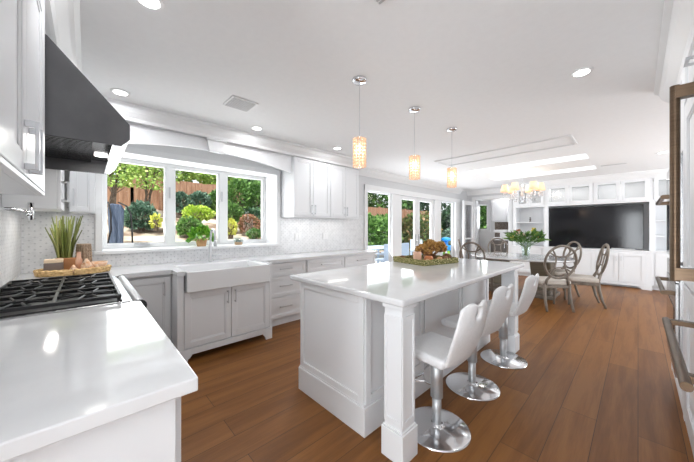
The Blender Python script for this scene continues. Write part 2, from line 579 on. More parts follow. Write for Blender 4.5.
# opening casing to the bar room + side of the media wall
m = MB().box(OX0 - .10, OX0, 9.41, 9.45, 0, OZ + .1).box(OX1, OX1 + .10, 9.41, 9.45, 0, OZ + .1).box(OX0, OX1, 9.41, 9.45, OZ, OZ + .1)
struct('trim_8', m, M_trim, bevel=0.004)
# kitchen window casing, sill and reveal
m = MB().box(-4.0, -3.975, WY0 - .06, WY0, WZ0 + .01, WZ1).box(-4.0, -3.975, WY1, WY1 + .06, WZ0 + .01, WZ1)
m.box(-4.0, -3.975, WY0 - .06, WY1 + .06, WZ1, WZ1 + .06)
m.box(-3.999, -3.95, WY0 + .001, WY1 - .001, WZ1 - 0.02, WZ1 - .001)
struct('trim_9', m, M_trim, bevel=0.003)
struct('trim_10', MB().box(-4.36, -3.955, WY0 - .07, WY1 + .07, WZ0 - .025, WZ0 + 0.01), M_trim, bevel=0.004, label='deep white window sill')

# kitchen window: frame with three sashes
fr = MB()
X0, X1 = -4.44, -4.36
fr.box(X0, X1, WY0, WY1, WZ0 + .01, WZ0 + .04).box(X0, X1, WY0, WY1, 2.18, WZ1)
for a, b_ in ((WY0, WY0 + .03), (0.79, 0.87), (1.47, 1.57), (WY1 - .03, WY1)):
    fr.box(X0, X1, a, b_, WZ0 + .04, 2.18)
w1 = struct('window_1', fr, M_trim, bevel=0.003, label='triple casement kitchen window over the sink')
for (a, b_) in ((WY0 + .03, 0.79), (0.87, 1.47), (1.57, WY1 - .03)):
    s_ = MB()
    z0, z1 = WZ0 + .04, 2.18
    for q in ((a, a + .024, z0, z1), (b_ - .024, b_, z0, z1), (a + .024, b_ - .024, z0, z0 + .032), (a + .024, b_ - .024, z1 - .02, z1)):
        s_.box(X0 + .015, X1 - .01, q[0], q[1], q[2], q[3])
    o = s_.build('sash', M_trim, w1, bevel=0.003)
    MB().box(-4.41, -4.404, a + .02, b_ - .02, z0 + .03, z1 - .018).build('pane', M_glass, o)
    if a < 0.5:
        MB().box(-4.37, -4.33, 0.44, 0.60, z0 + .0, z0 + .02).box(-4.345, -4.325, 0.50, 0.58, z0 + .02, z0 + .035).build('crank_handle', M_nickel, o)
    if a < 1.0:
        MB().box(-4.37, -4.345, b_ + .02, b_ + .04, 1.75, 1.90).build('sash_lock', M_nickel, o)

# glazed doors in the window wall
def glazed(name, y0, y1, st, xs=-4.11, handle=None, label=None, z1=DZ, bot=0.16, top=0.09):
    f = MB()
    f.box(xs, xs + .05, y0, y0 + st, 0.02, z1).box(xs, xs + .05, y1 - st, y1, 0.02, z1)
    f.box(xs, xs + .05, y0 + st, y1 - st, z1 - top, z1).box(xs, xs + .05, y0 + st, y1 - st, 0.02, bot)
    o = struct(name, f, M_trim, bevel=0.004, label=label)
    MB().box(xs + .022, xs + .028, y0 + st - .01, y1 - st + .01, bot - .01, z1 - top + .01).build('pane', M_glass, o)
    if handle:
        h = MB().box(xs + .05, xs + .058, handle - .022, handle + .022, 0.90, 1.18)
        h.tube([(xs + .055, handle, 1.02), (xs + .10, handle, 1.02), (xs + .10, handle + .10, 1.02)], 0.01)
        h.build('door_handle', M_nickel, o)
    return o


glazed('window_2', 4.385, 5.28, 0.025, top=0.02, label='tall fixed glass panel at the kitchen end of the doors')
glazed('door_1', 5.62, 6.42, 0.11, handle=6.36, label='left leaf of the glazed french doors')
glazed('door_2', 6.43, 7.28, 0.13, handle=6.49, label='right leaf of the glazed french doors')
glazed('window_3', 7.64, 8.51, 0.025, top=0.03, label='tall fixed glass panel at the dining end of the doors')
m = MB().box(-4.13, -4.01, 5.285, 5.615, 0, DZ).box(-4.13, -4.01, 7.285, 7.635, 0, DZ)
m.box(-4.0, -3.975, 4.28, 4.38, 0, DZ + .12).box(-4.0, -3.975, 8.52, 8.80, 0, DZ + .12).box(-4.0, -3.97, 4.28, 8.80, DZ, DZ + .12)
struct('trim_11', m, M_trim, bevel=0.004)
# open door leaf, folded back against the window wall beside the bar opening
f = MB()
f.box(-3.84, -3.79, 8.68, 8.80, 0.02, 2.22).box(-3.84, -3.79, 9.30, 9.42, 0.02, 2.22).box(-3.84, -3.79, 8.80, 9.30, 2.10, 2.22).box(-3.84, -3.79, 8.80, 9.30, 0.02, 0.25)
f.box(-3.84, -3.79, 8.80, 9.30, 0.98, 1.03)
o = struct('door_3', f, M_trim, bevel=0.004, label='open glazed door leaf folded against the window wall')
MB().box(-3.818, -3.812, 8.80, 9.30, 0.25, 2.10).build('pane', M_frost, o)
# bar room window
f = MB().box(-4.04, -4.0, 10.46, 10.52, 1.27, 2.22).box(-3.74, -3.70, 10.46, 10.52, 1.27, 2.22).box(-4.0, -3.74, 10.46, 10.52, 1.27, 1.32).box(-4.0, -3.74, 10.46, 10.52, 2.17, 2.22)
f.box(-3.70, -3.62, 10.475, 10.50, 1.20, 2.30)
o = struct('window_4', f, M_trim, label='small window of the bar room')
MB().box(-4.0, -3.74, 10.49, 10.495, 1.32, 2.17).build('pane', M_glass, o)
# added openings behind the camera and on the right, unseen, to let daylight in
f = MB().box(-0.55, -0.49, -3.08, -3.0, 0.02, 2.25).box(0.84, 0.90, -3.08, -3.0, 0.02, 2.25).box(2.24, 2.3, -3.08, -3.0, 0.02, 2.25).box(-0.49, 2.24, -3.08, -3.0, 2.17, 2.25)
o = struct('door_4', f, M_trim)
MB().box(-0.49, 2.24, -3.05, -3.045, 0.02, 2.17).build('pane', M_glass, o)
f = MB().box(2.62, 2.70, 4.7, 4.76, 0.4, 2.3).box(2.62, 2.70, 6.57, 6.63, 0.4, 2.3).box(2.62, 2.70, 8.44, 8.5, 0.4, 2.3).box(2.62, 2.70, 4.7, 8.5, 0.4, 0.46).box(2.62, 2.70, 4.7, 8.5, 2.24, 2.3)
o = struct('window_5', f, M_trim)
MB().box(2.66, 2.665, 4.76, 8.44, 0.46, 2.24).build('pane', M_glass, o)

# backsplash mosaic (thin tile layer on the walls)
m = MB()
m.box(-4.0, -3.992, -0.45, 2.30, CT, WZ0 - .03)
m.box(-4.0, -3.992, -0.45, WY0 - .065, WZ0 - .03, 1.60)
m.box(-4.0, -3.992, 2.30, 4.25, CT, 1.62)
m.box(-4.0, -3.992, WY1 + .065, 2.30, WZ0 - .03, 1.62)
tl = struct('trim_12', m, M_tile, label='marble mosaic backsplash of the window wall')
struct('trim_13', MB().box(-3.99, -0.88, -0.45, -0.442, CT, 1.75), M_tile, label='marble mosaic backsplash behind the range')


# ================================================================== CABINET BUILDERS
def handle_v(p, x, z0, z1, y, r=0.006, m=None):
    h = MB()
    h.box(x - r, x + r, y - .034, y - .024, z0, z1)
    for z in (z0 + .012, z1 - .012):
        h.box(x - r, x + r, y - .026, y, z - .006, z + .006)
    return h.build('handle', m or M_nickel, p, bevel=0.0015)


def handle_h(p, x0, x1, z, y, r=0.006, m=None):
    h = MB()
    h.box(x0, x1, y - .034, y - .024, z - r, z + r)
    for x in (x0 + .015, x1 - .015):
        h.box(x - .006, x + .006, y - .026, y, z - r, z + r)
    return h.build('handle', m or M_nickel, p, bevel=0.0015)


def shaker(parent, name, x0, x1, z0, z1, y, fw=0.055, h=None, m=None, glass=None, hm=None, bm=None):
    """framed front, outer face at local y; h = ('v', x, z0, z1) or ('h', x0, x1, z)"""
    b_ = MB()
    T = 0.02
    b_.box(x0, x0 + fw, y, y + T, z0, z1).box(x1 - fw, x1, y, y + T, z0, z1)
    b_.box(x0 + fw, x1 - fw, y, y + T, z0, z0 + fw).box(x0 + fw, x1 - fw, y, y + T, z1 - fw, z1)
    if not glass:
        b_.box(x0 + fw, x1 - fw, y + .011, y + T, z0 + fw, z1 - fw)
        q = 0.012
        for (a, c_, d, e) in ((x0 + fw, x0 + fw + q, z0 + fw, z1 - fw), (x1 - fw - q, x1 - fw, z0 + fw, z1 - fw), (x0 + fw + q, x1 - fw - q, z0 + fw, z0 + fw + q), (x0 + fw + q, x1 - fw - q, z1 - fw - q, z1 - fw)):
            b_.box(a, c_, y + .005, y + .012, d, e)
    o = b_.build(name, m or M_white, parent, bevel=0.002, seg=1)
    if glass:
        MB().box(x0 + fw - .005, x1 - fw + .005, y + .009, y + .012, z0 + fw - .005, z1 - fw + .005).build('glass_pane', glass, o)
    if h:
        if h[0] == 'v': handle_v(o, h[1], h[2], h[3], y, m=hm)
        else: handle_h(o, h[1], h[2], h[3], y, m=hm)
    return o


def carcass(w, d, z0, z1, toe=0.0, th=0.10, inset=0.021):
    """front of the fronts lies at y=0, the box behind it"""
    b_ = MB()
    b_.box(0, w, inset, d, z0 + (th if toe else 0), z1)
    if toe: b_.box(0.0, w, inset + toe, d, z0, z0 + th)
    return b_


# ================================================================== NEAR LEFT: range run (front faces +y)
# foreground base cabinet, end facing the camera
cab = thing('base_cabinet', 'white base cabinet with plain end panel in the near left foreground', 'cabinet', (-0.90, 0.205, 0), 180)
b_ = MB().box(0.0, 1.13, 0.02, 0.64, 0.10, 0.878).box(0.05, 1.13, 0.09, 0.64, 0, 0.10)
b_.build('body', M_white, cab, bevel=0.002)
shaker(cab, 'door', 0.03, 0.575, 0.12, 0.86, 0, h=('v', 0.53, 0.62, 0.78))
shaker(cab, 'door', 0.585, 1.11, 0.12, 0.86, 0, h=('v', 0.63, 0.62, 0.78))
o = MB().box(-2.035, -0.873, -0.44, 0.236, 0.88, CT).build('countertop', M_quartz, bevel=0.004)
tag(o, 'glossy white quartz countertop in the near left foreground beside the range', 'countertop')

# range
rg = thing('range_cooker', 'wide stainless gas range with black iron grates set in the counter', 'range', (-2.045, 0.25, 0), 180)
RW = 1.165
MB().box(0, RW, 0.03, 0.685, 0.11, 0.905).build('body', M_steel, rg, bevel=0.004)
MB().box(0.02, RW - .02, 0.09, 0.66, 0, 0.11).build('toe_kick', M_black, rg)
MB().box(0, RW, 0.06, 0.685, 0.905, 0.925).build('cooktop', M_steel, rg, bevel=0.003)
b_ = MB().tube([(0.0, 0.018, 0.892), (RW, 0.018, 0.892)], 0.030, 16)
b_.build('bullnose_rail', M_satin, rg, smooth=True)
for xx in (-0.004, RW + 0.004):
    MB().tube([(xx - .008, 0.018, 0.888), (xx + .008, 0.018, 0.888)], 0.036, 16).build('end_cap', M_black, rg, smooth=True)
MB().box(0.03, RW - .03, 0.095, 0.655, 0.9255, 0.930).build('burner_tray', M_black, rg)
for i in range(3):
    gx0 = 0.035 + i * 0.367
    gx1 = gx0 + 0.36
    g = MB()
    zt, zb = 0.948, 0.962
    for yy in (0.105, 0.375, 0.65):
        g.box(gx0, gx1, yy - .007, yy + .007, zt - .004, zb)
    for xx in (gx0 + .007, (gx0 + gx1) / 2, gx1 - .007):
        g.box(xx - .006, xx + .006, 0.10, 0.655, zt - .004, zb)
    for cy in (0.24, 0.512):
        cx_ = (gx0 + gx1) / 2
        for k in range(8):
            a = R(22.5 + 45 * k)
            p1 = Vector((cx_ + 0.045 * math.cos(a), cy + 0.045 * math.sin(a), 0.956))
            p2 = Vector((cx_ + 0.17 * math.cos(a), cy + 0.12 * math.sin(a), 0.956))
            g.tube([p1, p2], 0.006, 6)
    for xx in (gx0 + .01, gx1 - .01):
        for yy in (0.11, 0.645):
            g.box(xx - .008, xx + .008, yy - .008, yy + .008, 0.930, zb)
    gr = g.build('grate', M_black, rg, bevel=0.001, seg=1)
    for cy in (0.24, 0.512):
        MB().lathe([(0.05, 0), (0.05, .008), (0.035, .012), (0.035, .02), (0, .022)], 20, ((gx0 + gx1) / 2, cy, 0.930)).build('burner', M_black, gr, smooth=False)
for k in range(6):
    MB().lathe([(0.024, 0), (0.022, 0.03), (0, 0.03)], 16, (0, 0, 0), Matrix.Translation((0.12 + k * 0.185, 0.03, 0.80)) @ Matrix.Rotation(R(90), 4, 'X')).build('knob', M_black, rg)
o = MB().box(0.04, RW - .04, 0.012, 0.03, 0.16, 0.72).build('oven_door', M_steel, rg, bevel=0.004)
MB().tube([(0.09, -0.03, 0.70), (RW - .09, -0.03, 0.70)], 0.012).tube([(0.12, -0.03, 0.70), (0.12, 0.012, 0.70)], 0.008).tube([(RW - .12, -0.03, 0.70), (RW - .12, 0.012, 0.70)], 0.008).build('handle', M_steel, o, smooth=True)

# range hood: wedge with open underside; local profile in (y, z)
hd = thing('range_hood', 'large dark steel sloping range hood on the wall above the range', 'range hood', (0, 0, 0))
HX0, HX1 = -3.14, -2.0
def hood_side(x0, x1):
    return MB().prism([(-0.44, 1.805), (0.145, 1.812), (0.183, 1.855), (0.183, 1.94), (-0.139, 2.30), (-0.17, 2.32), (-0.44, 2.32)], x0, x1, 'x')
hood_side(HX1 - .012, HX1).build('side_panel', M_hood, hd, bevel=0.002)
hood_side(HX0, HX0 + .012).build('side_panel', M_hood, hd, bevel=0.002)
MB().prism([(0.183, 1.855), (0.183, 1.94), (-0.139, 2.30), (-0.17, 2.32), (-0.44, 2.32), (-0.44, 2.305), (-0.17, 2.305), (-0.15, 2.29), (0.170, 1.932), (0.170, 1.86)], HX0 + .012, HX1 - .012, 'x').build('canopy', M_hood, hd)
MB().prism([(0.183, 1.855), (0.145, 1.812), (0.11, 1.812), (0.11, 1.822), (0.14, 1.822), (0.172, 1.858)], HX0 + .012, HX1 - .012, 'x').build('front_lip', M_steel, hd)
m = MB().box(HX0 + .012, HX1 - .012, -0.44, 0.15, 1.915, 1.925)
for k in range(30):
    x = HX0 + .03 + k * 0.0365
    m.box(x, x + .018, -0.40, 0.03, 1.895, 1.915)
m.build('baffle_filter', M_hoodin, hd)
for x in (-2.85, -2.35):
    MB().lathe([(0.04, 0), (0.04, 0.008), (0, 0.008)], 20, (x, 0.085, 1.904)).build('hood_lamp', M_lamp, hd)
light('hood_light', 'AREA', (-2.6, 0.05, 1.89), 2.2, 0.5, parent=None, sy=0.1)

# upper cabinet over the foreground counter, right of the hood (front y=-0.12)
cab = thing('wall_cabinet', 'tall white wall cabinet in the near left foreground beside the hood', 'cabinet', (-0.84, -0.145, 0), 180)
b_ = MB().box(0, 1.14, 0.021, 0.295, 1.505, 2.45)
b_.box(0, 1.14, 0.0, 0.021, 1.505, 1.52).box(0, 1.14, 0.0, 0.021, 2.42, 2.45)
b_.box(0, 0.02, 0, 0.021, 1.52, 2.42).box(1.12, 1.14, 0, 0.021, 1.52, 2.42)
b_.build('body', M_white, cab, bevel=0.002)
for (a, c_, hx) in ((0.024, 0.572, 0.525), (0.578, 1.116, 0.625)):
    d = shaker(cab, 'door', a, c_, 1.524, 2.415, 0.0, fw=0.07)
    h = MB().box(hx - .008, hx + .008, -.034, -.024, 1.54, 1.70)
    for z in (1.55, 1.69): h.box(hx - .008, hx + .008, -.025, 0.0, z - .01, z + .01)
    h.build('handle', M_nickel, d, bevel=0.002)
# bulkhead filler above hood, behind crown
# upper cabinet beyond the hood on the range wall
cab = thing('wall_cabinet', 'narrow white wall cabinet beyond the hood in the corner', 'cabinet', (-3.145, -0.145, 0), 180)
MB().box(0, 0.50, 0.021, 0.295, 1.50, 2.45).build('body', M_white, cab, bevel=0.002)
d = shaker(cab, 'door', 0.01, 0.49, 1.505, 2.44, 0.0)
h = MB().box(0.05, 0.066, -.05, -.034, 1.56, 1.73)
for z in (1.57, 1.72): h.box(0.05, 0.066, -.034, 0.0, z - .01, z + .01)
h.build('handle', M_nickel, d, bevel=0.002)
light('under_cabinet_fill', 'AREA', (-3.55, -0.22, 1.49), 1.3, 0.35, sy=0.06)  # added lamp to brighten the corner backsplash, no fixture there
# corner upper on the window wall, faces +x
cab = thing('wall_cabinet', 'white wall cabinet on the window wall left of the window', 'cabinet', (-3.66, -0.115, 0), 90)
MB().box(0.0, 0.18, 0.021, 0.33, 1.50, 2.45).build('body', M_white, cab, bevel=0.002)
shaker(cab, 'door', 0.004, 0.176, 1.505, 2.44, 0.0, fw=0.04, h=('v', 0.03, 1.56, 1.72))

# pot filler
pf = thing('pot_filler', 'polished pot filler tap folded against the backsplash above the range', 'tap', (-2.72, -0.441, 1.47))
MB().lathe([(0.032, 0), (0.032, 0.012), (0.015, 0.02), (0, 0.02)], 16, (0, 0, 0), Matrix.Rotation(R(-90), 4, 'X')).build('wall_flange', M_chrome, pf, smooth=True)
MB().tube([(0, 0.01, 0), (0, 0.10, 0), (-.015, 0.115, 0), (-0.42, 0.14, 0)], 0.010, 10).build('arm', M_chrome, pf, smooth=True)
MB().tube([(-0.42, 0.14, -0.06), (-0.42, 0.14, 0.07)], 0.016, 12).tube([(-0.42, 0.14, 0.05), (-0.47, 0.16, 0.055)], 0.006, 8).tube([(-0.42, 0.14, -0.02), (-0.05, 0.16, -0.03)], 0.009, 10).build('spout', M_chrome, pf, smooth=True)

# ================================================================== WINDOW RUN (front faces +x)
m = MB()
m.box(-3.99, -3.225, -0.44, 0.236, 0.88, CT)
m.box(-3.99, -3.30, 0.236, 0.64, 0.88, CT)
m.box(-3.99, -3.075, 0.64, 0.712, 0.88, CT)
m.box(-3.99, -3.655, 0.712, 1.618, 0.88, CT)
m.box(-3.99, -3.10, 1.618, 1.665, 0.88, CT)
m.box(-3.99, -3.35, 1.665, 3.97, 0.88, CT)
o = m.build('countertop', M_quartz)
tag(o, 'long white quartz countertop under the kitchen window around the sink', 'countertop')

cab = thing('base_cabinet', 'white base cabinet with one door left of the sink', 'cabinet', (-3.33, 0.21, 0), 90)
b_ = MB().box(0.0, 0.439, 0.021, 0.62, 0.10, 0.878).box(0, 0.439, 0.09, 0.62, 0, 0.10)
b_.build('body', M_white, cab, bevel=0.002)
shaker(cab, 'door', 0.05, 0.425, 0.11, 0.85, 0.0, h=('v', 0.37, 0.66, 0.80))
cab = thing('base_cabinet', 'corner base cabinet between the range and the window wall', 'cabinet', (-3.23, 0.20, 0), 180)
MB().box(0.0, 0.72, 0.021, 0.62, 0.10, 0.878).box(0, 0.72, 0.09, 0.62, 0, 0.10).build('body', M_white, cab, bevel=0.002)

# sink base: bumped forward, furniture feet, two doors
cab = thing('base_cabinet', 'white sink base cabinet with two doors and bracket feet', 'cabinet', (-3.10, 0.65, 0), 90)
b_ = MB().box(0.055, 0.978, 0.021, 0.86, 0.12, 0.70).box(0, 0.055, 0.002, 0.86, 0.136, 0.878).box(0.978, 1.01, 0.002, 0.86, 0.136, 0.878)
b_.box(0.003, 1.007, 0.40, 0.86, 0.0, 0.12)
b_.build('body', M_white, cab, bevel=0.002)
foot = [(0.0, 0.0), (0.085, 0.0), (0.09, 0.035), (0.11, 0.045), (0.13, 0.075), (0.89, 0.075), (0.91, 0.045), (0.925, 0.035), (0.93, 0.0), (1.01, 0.0), (1.01, 0.135), (0.0, 0.135)]
MB().prism(foot, -0.012, 0.018, 'y').build('bracket_base', M_white, cab, bevel=0.002)
shaker(cab, 'door', 0.06, 0.517, 0.145, 0.70, 0.0, h=('v', 0.48, 0.53, 0.67))
shaker(cab, 'door', 0.523, 0.975, 0.145, 0.70, 0.0, h=('v', 0.56, 0.53, 0.67))

# apron sink
bmx = bmesh.new()
vs = [bmx.verts.new((x, y, z)) for x in (-3.645, -3.045) for y in (0.722, 1.608) for z in (0.705, 0.915)]
for f in ((0, 1, 3, 2), (4, 6, 7, 5), (0, 4, 5, 1), (2, 3, 7, 6), (0, 2, 6, 4), (1, 5, 7, 3)):
    bmx.faces.new([vs[i] for i in f])
bmx.normal_update()
bmesh.ops.recalc_face_normals(bmx, faces=bmx.faces)
top = [f for f in bmx.faces if f.normal.z > 0.9][0]
bmesh.ops.inset_region(bmx, faces=[top], thickness=0.03)
r_ = bmesh.ops.extrude_discrete_faces(bmx, faces=[top])
nf = r_['faces'][0]
bmesh.ops.translate(bmx, verts=nf.verts, vec=(0, 0, -0.185))
mb = MB(); mb.b = bmx
sink = thing('farmhouse_sink', 'white fireclay apron front farmhouse sink below the window', 'sink', (0, 0, 0))
mb.build('basin', M_sink, sink, bevel=0.014, seg=3)
MB().lathe([(0.04, 0), (0.04, .004), (0, .004)], 16, (-3.35, 1.165, 0.731)).build('drain', M_chrome, sink)

# faucet
fc = thing('kitchen_faucet', 'brushed nickel gooseneck faucet standing behind the sink', 'faucet', (-3.80, 1.165, CT))
MB().lathe([(0.028, 0), (0.028, 0.01), (0.020, 0.02), (0.018, 0.22), (0.014, 0.26), (0, 0.26)], 16).build('body', M_nickel, fc, smooth=True)
pts = [(0, 0, 0.24)]
for k in range(13):
    a = math.pi * k / 12
    pts.append((0.075 * (1 - math.cos(a)), 0.01, 0.34 + 0.075 * math.sin(a)))
pts += [(0.15, 0.012, 0.27)]
MB().tube(pts, 0.013, 12).build('neck', M_nickel, fc, smooth=True)
MB().tube([(0.15, 0.012, 0.28), (0.15, 0.012, 0.20)], [0.015, 0.020], 12).build('spray_head', M_nickel, fc, smooth=True)
MB().tube([(0, 0.01, 0.07), (0.0, 0.05, 0.075), (0.01, 0.13, 0.085)], [0.014, 0.011, 0.006], 10).build('lever', M_nickel, fc, smooth=True)

# drawer base run right of the sink
cab = thing('drawer_cabinet', 'white drawer base cabinet immediately right of the sink', 'cabinet', (-3.37, 1.675, 0), 90)
b_ = carcass(0.695, 0.61, 0, 0.878, 0.05, 0.11, 0.02)
b_.build('body', M_white, cab, bevel=0.002)
for (z0, z1) in ((0.69, 0.865), (0.41, 0.68), (0.12, 0.40)):
    shaker(cab, 'drawer', 0.06, 0.68, z0, z1, 0, fw=0.04, h=('h', 0.24, 0.44, (z0 + z1) / 2 + .01))
cab = thing('drawer_cabinet', 'white drawer base cabinet along the window wall behind the island', 'cabinet', (-3.37, 2.375, 0), 90)
carcass(0.76, 0.61, 0, 0.878, 0.05, 0.11, 0.02).build('body', M_white, cab, bevel=0.002)
for (z0, z1) in ((0.69, 0.865), (0.41, 0.68), (0.12, 0.40)):
    shaker(cab, 'drawer', 0.01, 0.75, z0, z1, 0, fw=0.04, h=('h', 0.26, 0.50, (z0 + z1) / 2 + .01))
cab = thing('drawer_cabinet', 'last white drawer base cabinet of the window run next to the glass doors', 'cabinet', (-3.37, 3.14, 0), 90)
carcass(0.80, 0.61, 0, 0.878, 0.05, 0.11, 0.02).build('body', M_white, cab, bevel=0.002)
for (z0, z1) in ((0.69, 0.865), (0.41, 0.68), (0.12, 0.40)):
    shaker(cab, 'drawer', 0.01, 0.78, z0, z1, 0, fw=0.04, h=('h', 0.28, 0.52, (z0 + z1) / 2 + .01))

# upper cabinets right of the window
for (y0, w, lab, k) in ((2.30, 0.72, 'white double wall cabinet just right of the kitchen window', 0), (3.022, 0.70, 'white double wall cabinet nearest the glass doors', 1)):
    cab = thing('wall_cabinet', lab, 'cabinet', (-3.60, y0, 0), 90)
    b_ = MB().box(0, w, 0.021, 0.385, 1.52, 2.45)
    b_.box(0, w, 0.0, 0.021, 1.52, 1.535).box(0, 0.012, 0, .021, 1.535, 2.45)
    b_.build('body', M_white, cab, bevel=0.002)
    hm = w / 2
    shaker(cab, 'door', 0.014, hm - .003, 1.545, 2.435, 0.0, fw=0.05, h=('v', hm - .03, 1.57, 1.72))
    shaker(cab, 'door', hm + .003, w - .006, 1.545, 2.435, 0.0, fw=0.05, h=('v', hm + .03, 1.57, 1.72))
    light('under_cabinet_fill', 'AREA', (-3.80, y0 + w / 2, 1.51), 0.7, 0.5, parent=None, sy=0.06, rot=(0, 0, R(90)))  # added fill lamp under the cabinets, without a fixture

# valance with arched underside and keystone
arch = []
ys = [0.08 + (2.285 - 0.08) * k / 24 for k in range(25)]
for y in ys:
    u = (y - 1.18) / 1.1
    arch.append((y, 2.185 + 0.125 * (1 - u * u)))
poly = arch + [(2.285, 2.45), (0.08, 2.45)]
va = thing('valance', 'white arched valance with keystone spanning above the kitchen window', 'valance', (0, 0, 0))
MB().prism(poly, -3.675, -3.650, 'x').build('board', M_white, va)
edge = [(y, z) for y, z in arch] + [(y, z + 0.012) for y, z in reversed(arch)]
MB().prism(edge, -3.650, -3.642, 'x').build('edge_bead', M_trim, va)
ln = MB()
for (a, b2) in ((0.16, 1.02), (1.34, 2.22)):
    ln.box(-3.650, -3.645, a, b2, 2.395, 2.402)
ln.build('panel_bead', M_trim, va)
ks = MB().prism([(1.10, 2.29), (1.26, 2.29), (1.29, 2.43), (1.07, 2.43)], -3.650, -3.60, 'x')
ks.prism([(1.06, 2.43), (1.30, 2.43), (1.30, 2.448), (1.06, 2.448)], -3.650, -3.585, 'x')
ks.build('keystone', M_trim, va, bevel=0.004)
struct('trim_14', MB().box(-3.99, -3.60, -0.10, 3.72, 2.452, 2.598), M_wallw)
struct('trim_17', MB().box(-3.14, -1.985, -0.44, -0.165, 2.325, 2.45), M_wallw)
struct('trim_15', MB().box(-3.60, -0.84, -0.44, -0.145, 2.452, 2.598), M_wallw)

# outlets on the backsplash
for (y, z, lab) in ((2.62, 1.20, 'white double outlet plate on the backsplash nearer the window'), (3.22, 1.20, 'white double outlet plate on the backsplash nearer the doors')):
    ot = thing('outlet', lab, 'outlet', (-3.991, y, z), 90)
    MB().box(-0.06, 0.06, -0.006, 0, -0.055, 0.055).build('cover_plate', M_porcelain, ot, bevel=0.002)
    MB().box(-0.042, -0.012, -0.009, -0.006, -0.035, 0.035).box(0.012, 0.042, -0.009, -0.006, -0.035, 0.035).build('socket', M_trim, ot)

# ================================================================== ISLAND
IZ = 0.945
o = MB().box(-2.07, -0.895, 1.275, 3.66, IZ - .04, IZ).build('countertop', M_quartz, bevel=0.012, seg=3)
tag(o, 'white quartz top of the kitchen island under the pendant lights', 'countertop')
isl = thing('kitchen_island', 'white panelled kitchen island base with square corner posts', 'island', (0, 0, 0))
MB().box(-1.945, -1.225, 1.315, 3.47, 0.0, IZ - .042).build('body', M_white, isl, bevel=0.002)
m = MB().box(-1.963, -1.207, 1.297, 3.488, 0.0, 0.185)
m.box(-1.957, -1.213, 1.303, 3.482, 0.185, 0.20)
m.build('baseboard', M_white, isl, bevel=0.003)
# end panel frames
def framepanel(pt, axis, a0, a1, z0, z1, face, out, fw=0.05, name='panel_frame', t_=0.012):
    b_ = MB()
    lo, hi = (face, face + out * t_) if out > 0 else (face + out * t_, face)
    for (p, q, r, s_) in ((a0, a0 + fw, z0, z1), (a1 - fw, a1, z0, z1), (a0 + fw, a1 - fw, z0, z0 + fw), (a0 + fw, a1 - fw, z1 - fw, z1)):
        if axis == 'x': b_.box(p, q, lo, hi, r, s_)
        else: b_.box(lo, hi, p, q, r, s_)
    return b_.build(name, M_white, pt, bevel=0.003)
framepanel(isl, 'x', -1.945, -1.225, 0.20, IZ - .045, 1.315, -1, 0.045)
framepanel(isl, 'y', 1.32, 2.02, 0.20, IZ - .045, -1.225, 1, 0.05)
framepanel(isl, 'y', 2.04, 2.74, 0.20, IZ - .045, -1.225, 1, 0.05)
framepanel(isl, 'y', 2.76, 3.46, 0.20, IZ - .045, -1.225, 1, 0.05)
framepanel(isl, 'y', 1.32, 2.38, 0.20, IZ - .045, -1.945, -1, 0.05)
framepanel(isl, 'y', 2.40, 3.46, 0.20, IZ - .045, -1.945, -1, 0.05)
for y0 in (1.30, 3.36):
    b_ = MB().box(-1.045, -0.92, y0, y0 + .125, 0.0, IZ - .042)
    po = b_.build('post', M_white, isl, bevel=0.003)
    b_ = MB().box(-1.060, -0.905, y0 - .015, y0 + .14, 0, 0.175).box(-1.053, -0.912, y0 - .008, y0 + .133, 0.175, 0.187)
    b_.build('plinth', M_white, po, bevel=0.004)
    MB().box(-1.055, -0.910, y0 - .010, y0 + .135, IZ - .065, IZ - .042).build('capital', M_white, po, bevel=0.004)
    b_ = MB()
    for (p, q, r, s_) in ((0, .02, 0.21, 0.84), (.105, .125, 0.21, 0.84), (.02, .105, 0.21, 0.24), (.02, .105, 0.81, 0.84)):
        b_.box(-1.045 + p, -1.045 + q, y0 - .006, y0, r, s_)
        b_.box(-0.92, -0.914, y0 + p, y0 + q, r, s_)
    b_.build('moulding', M_white, po, bevel=0.002)

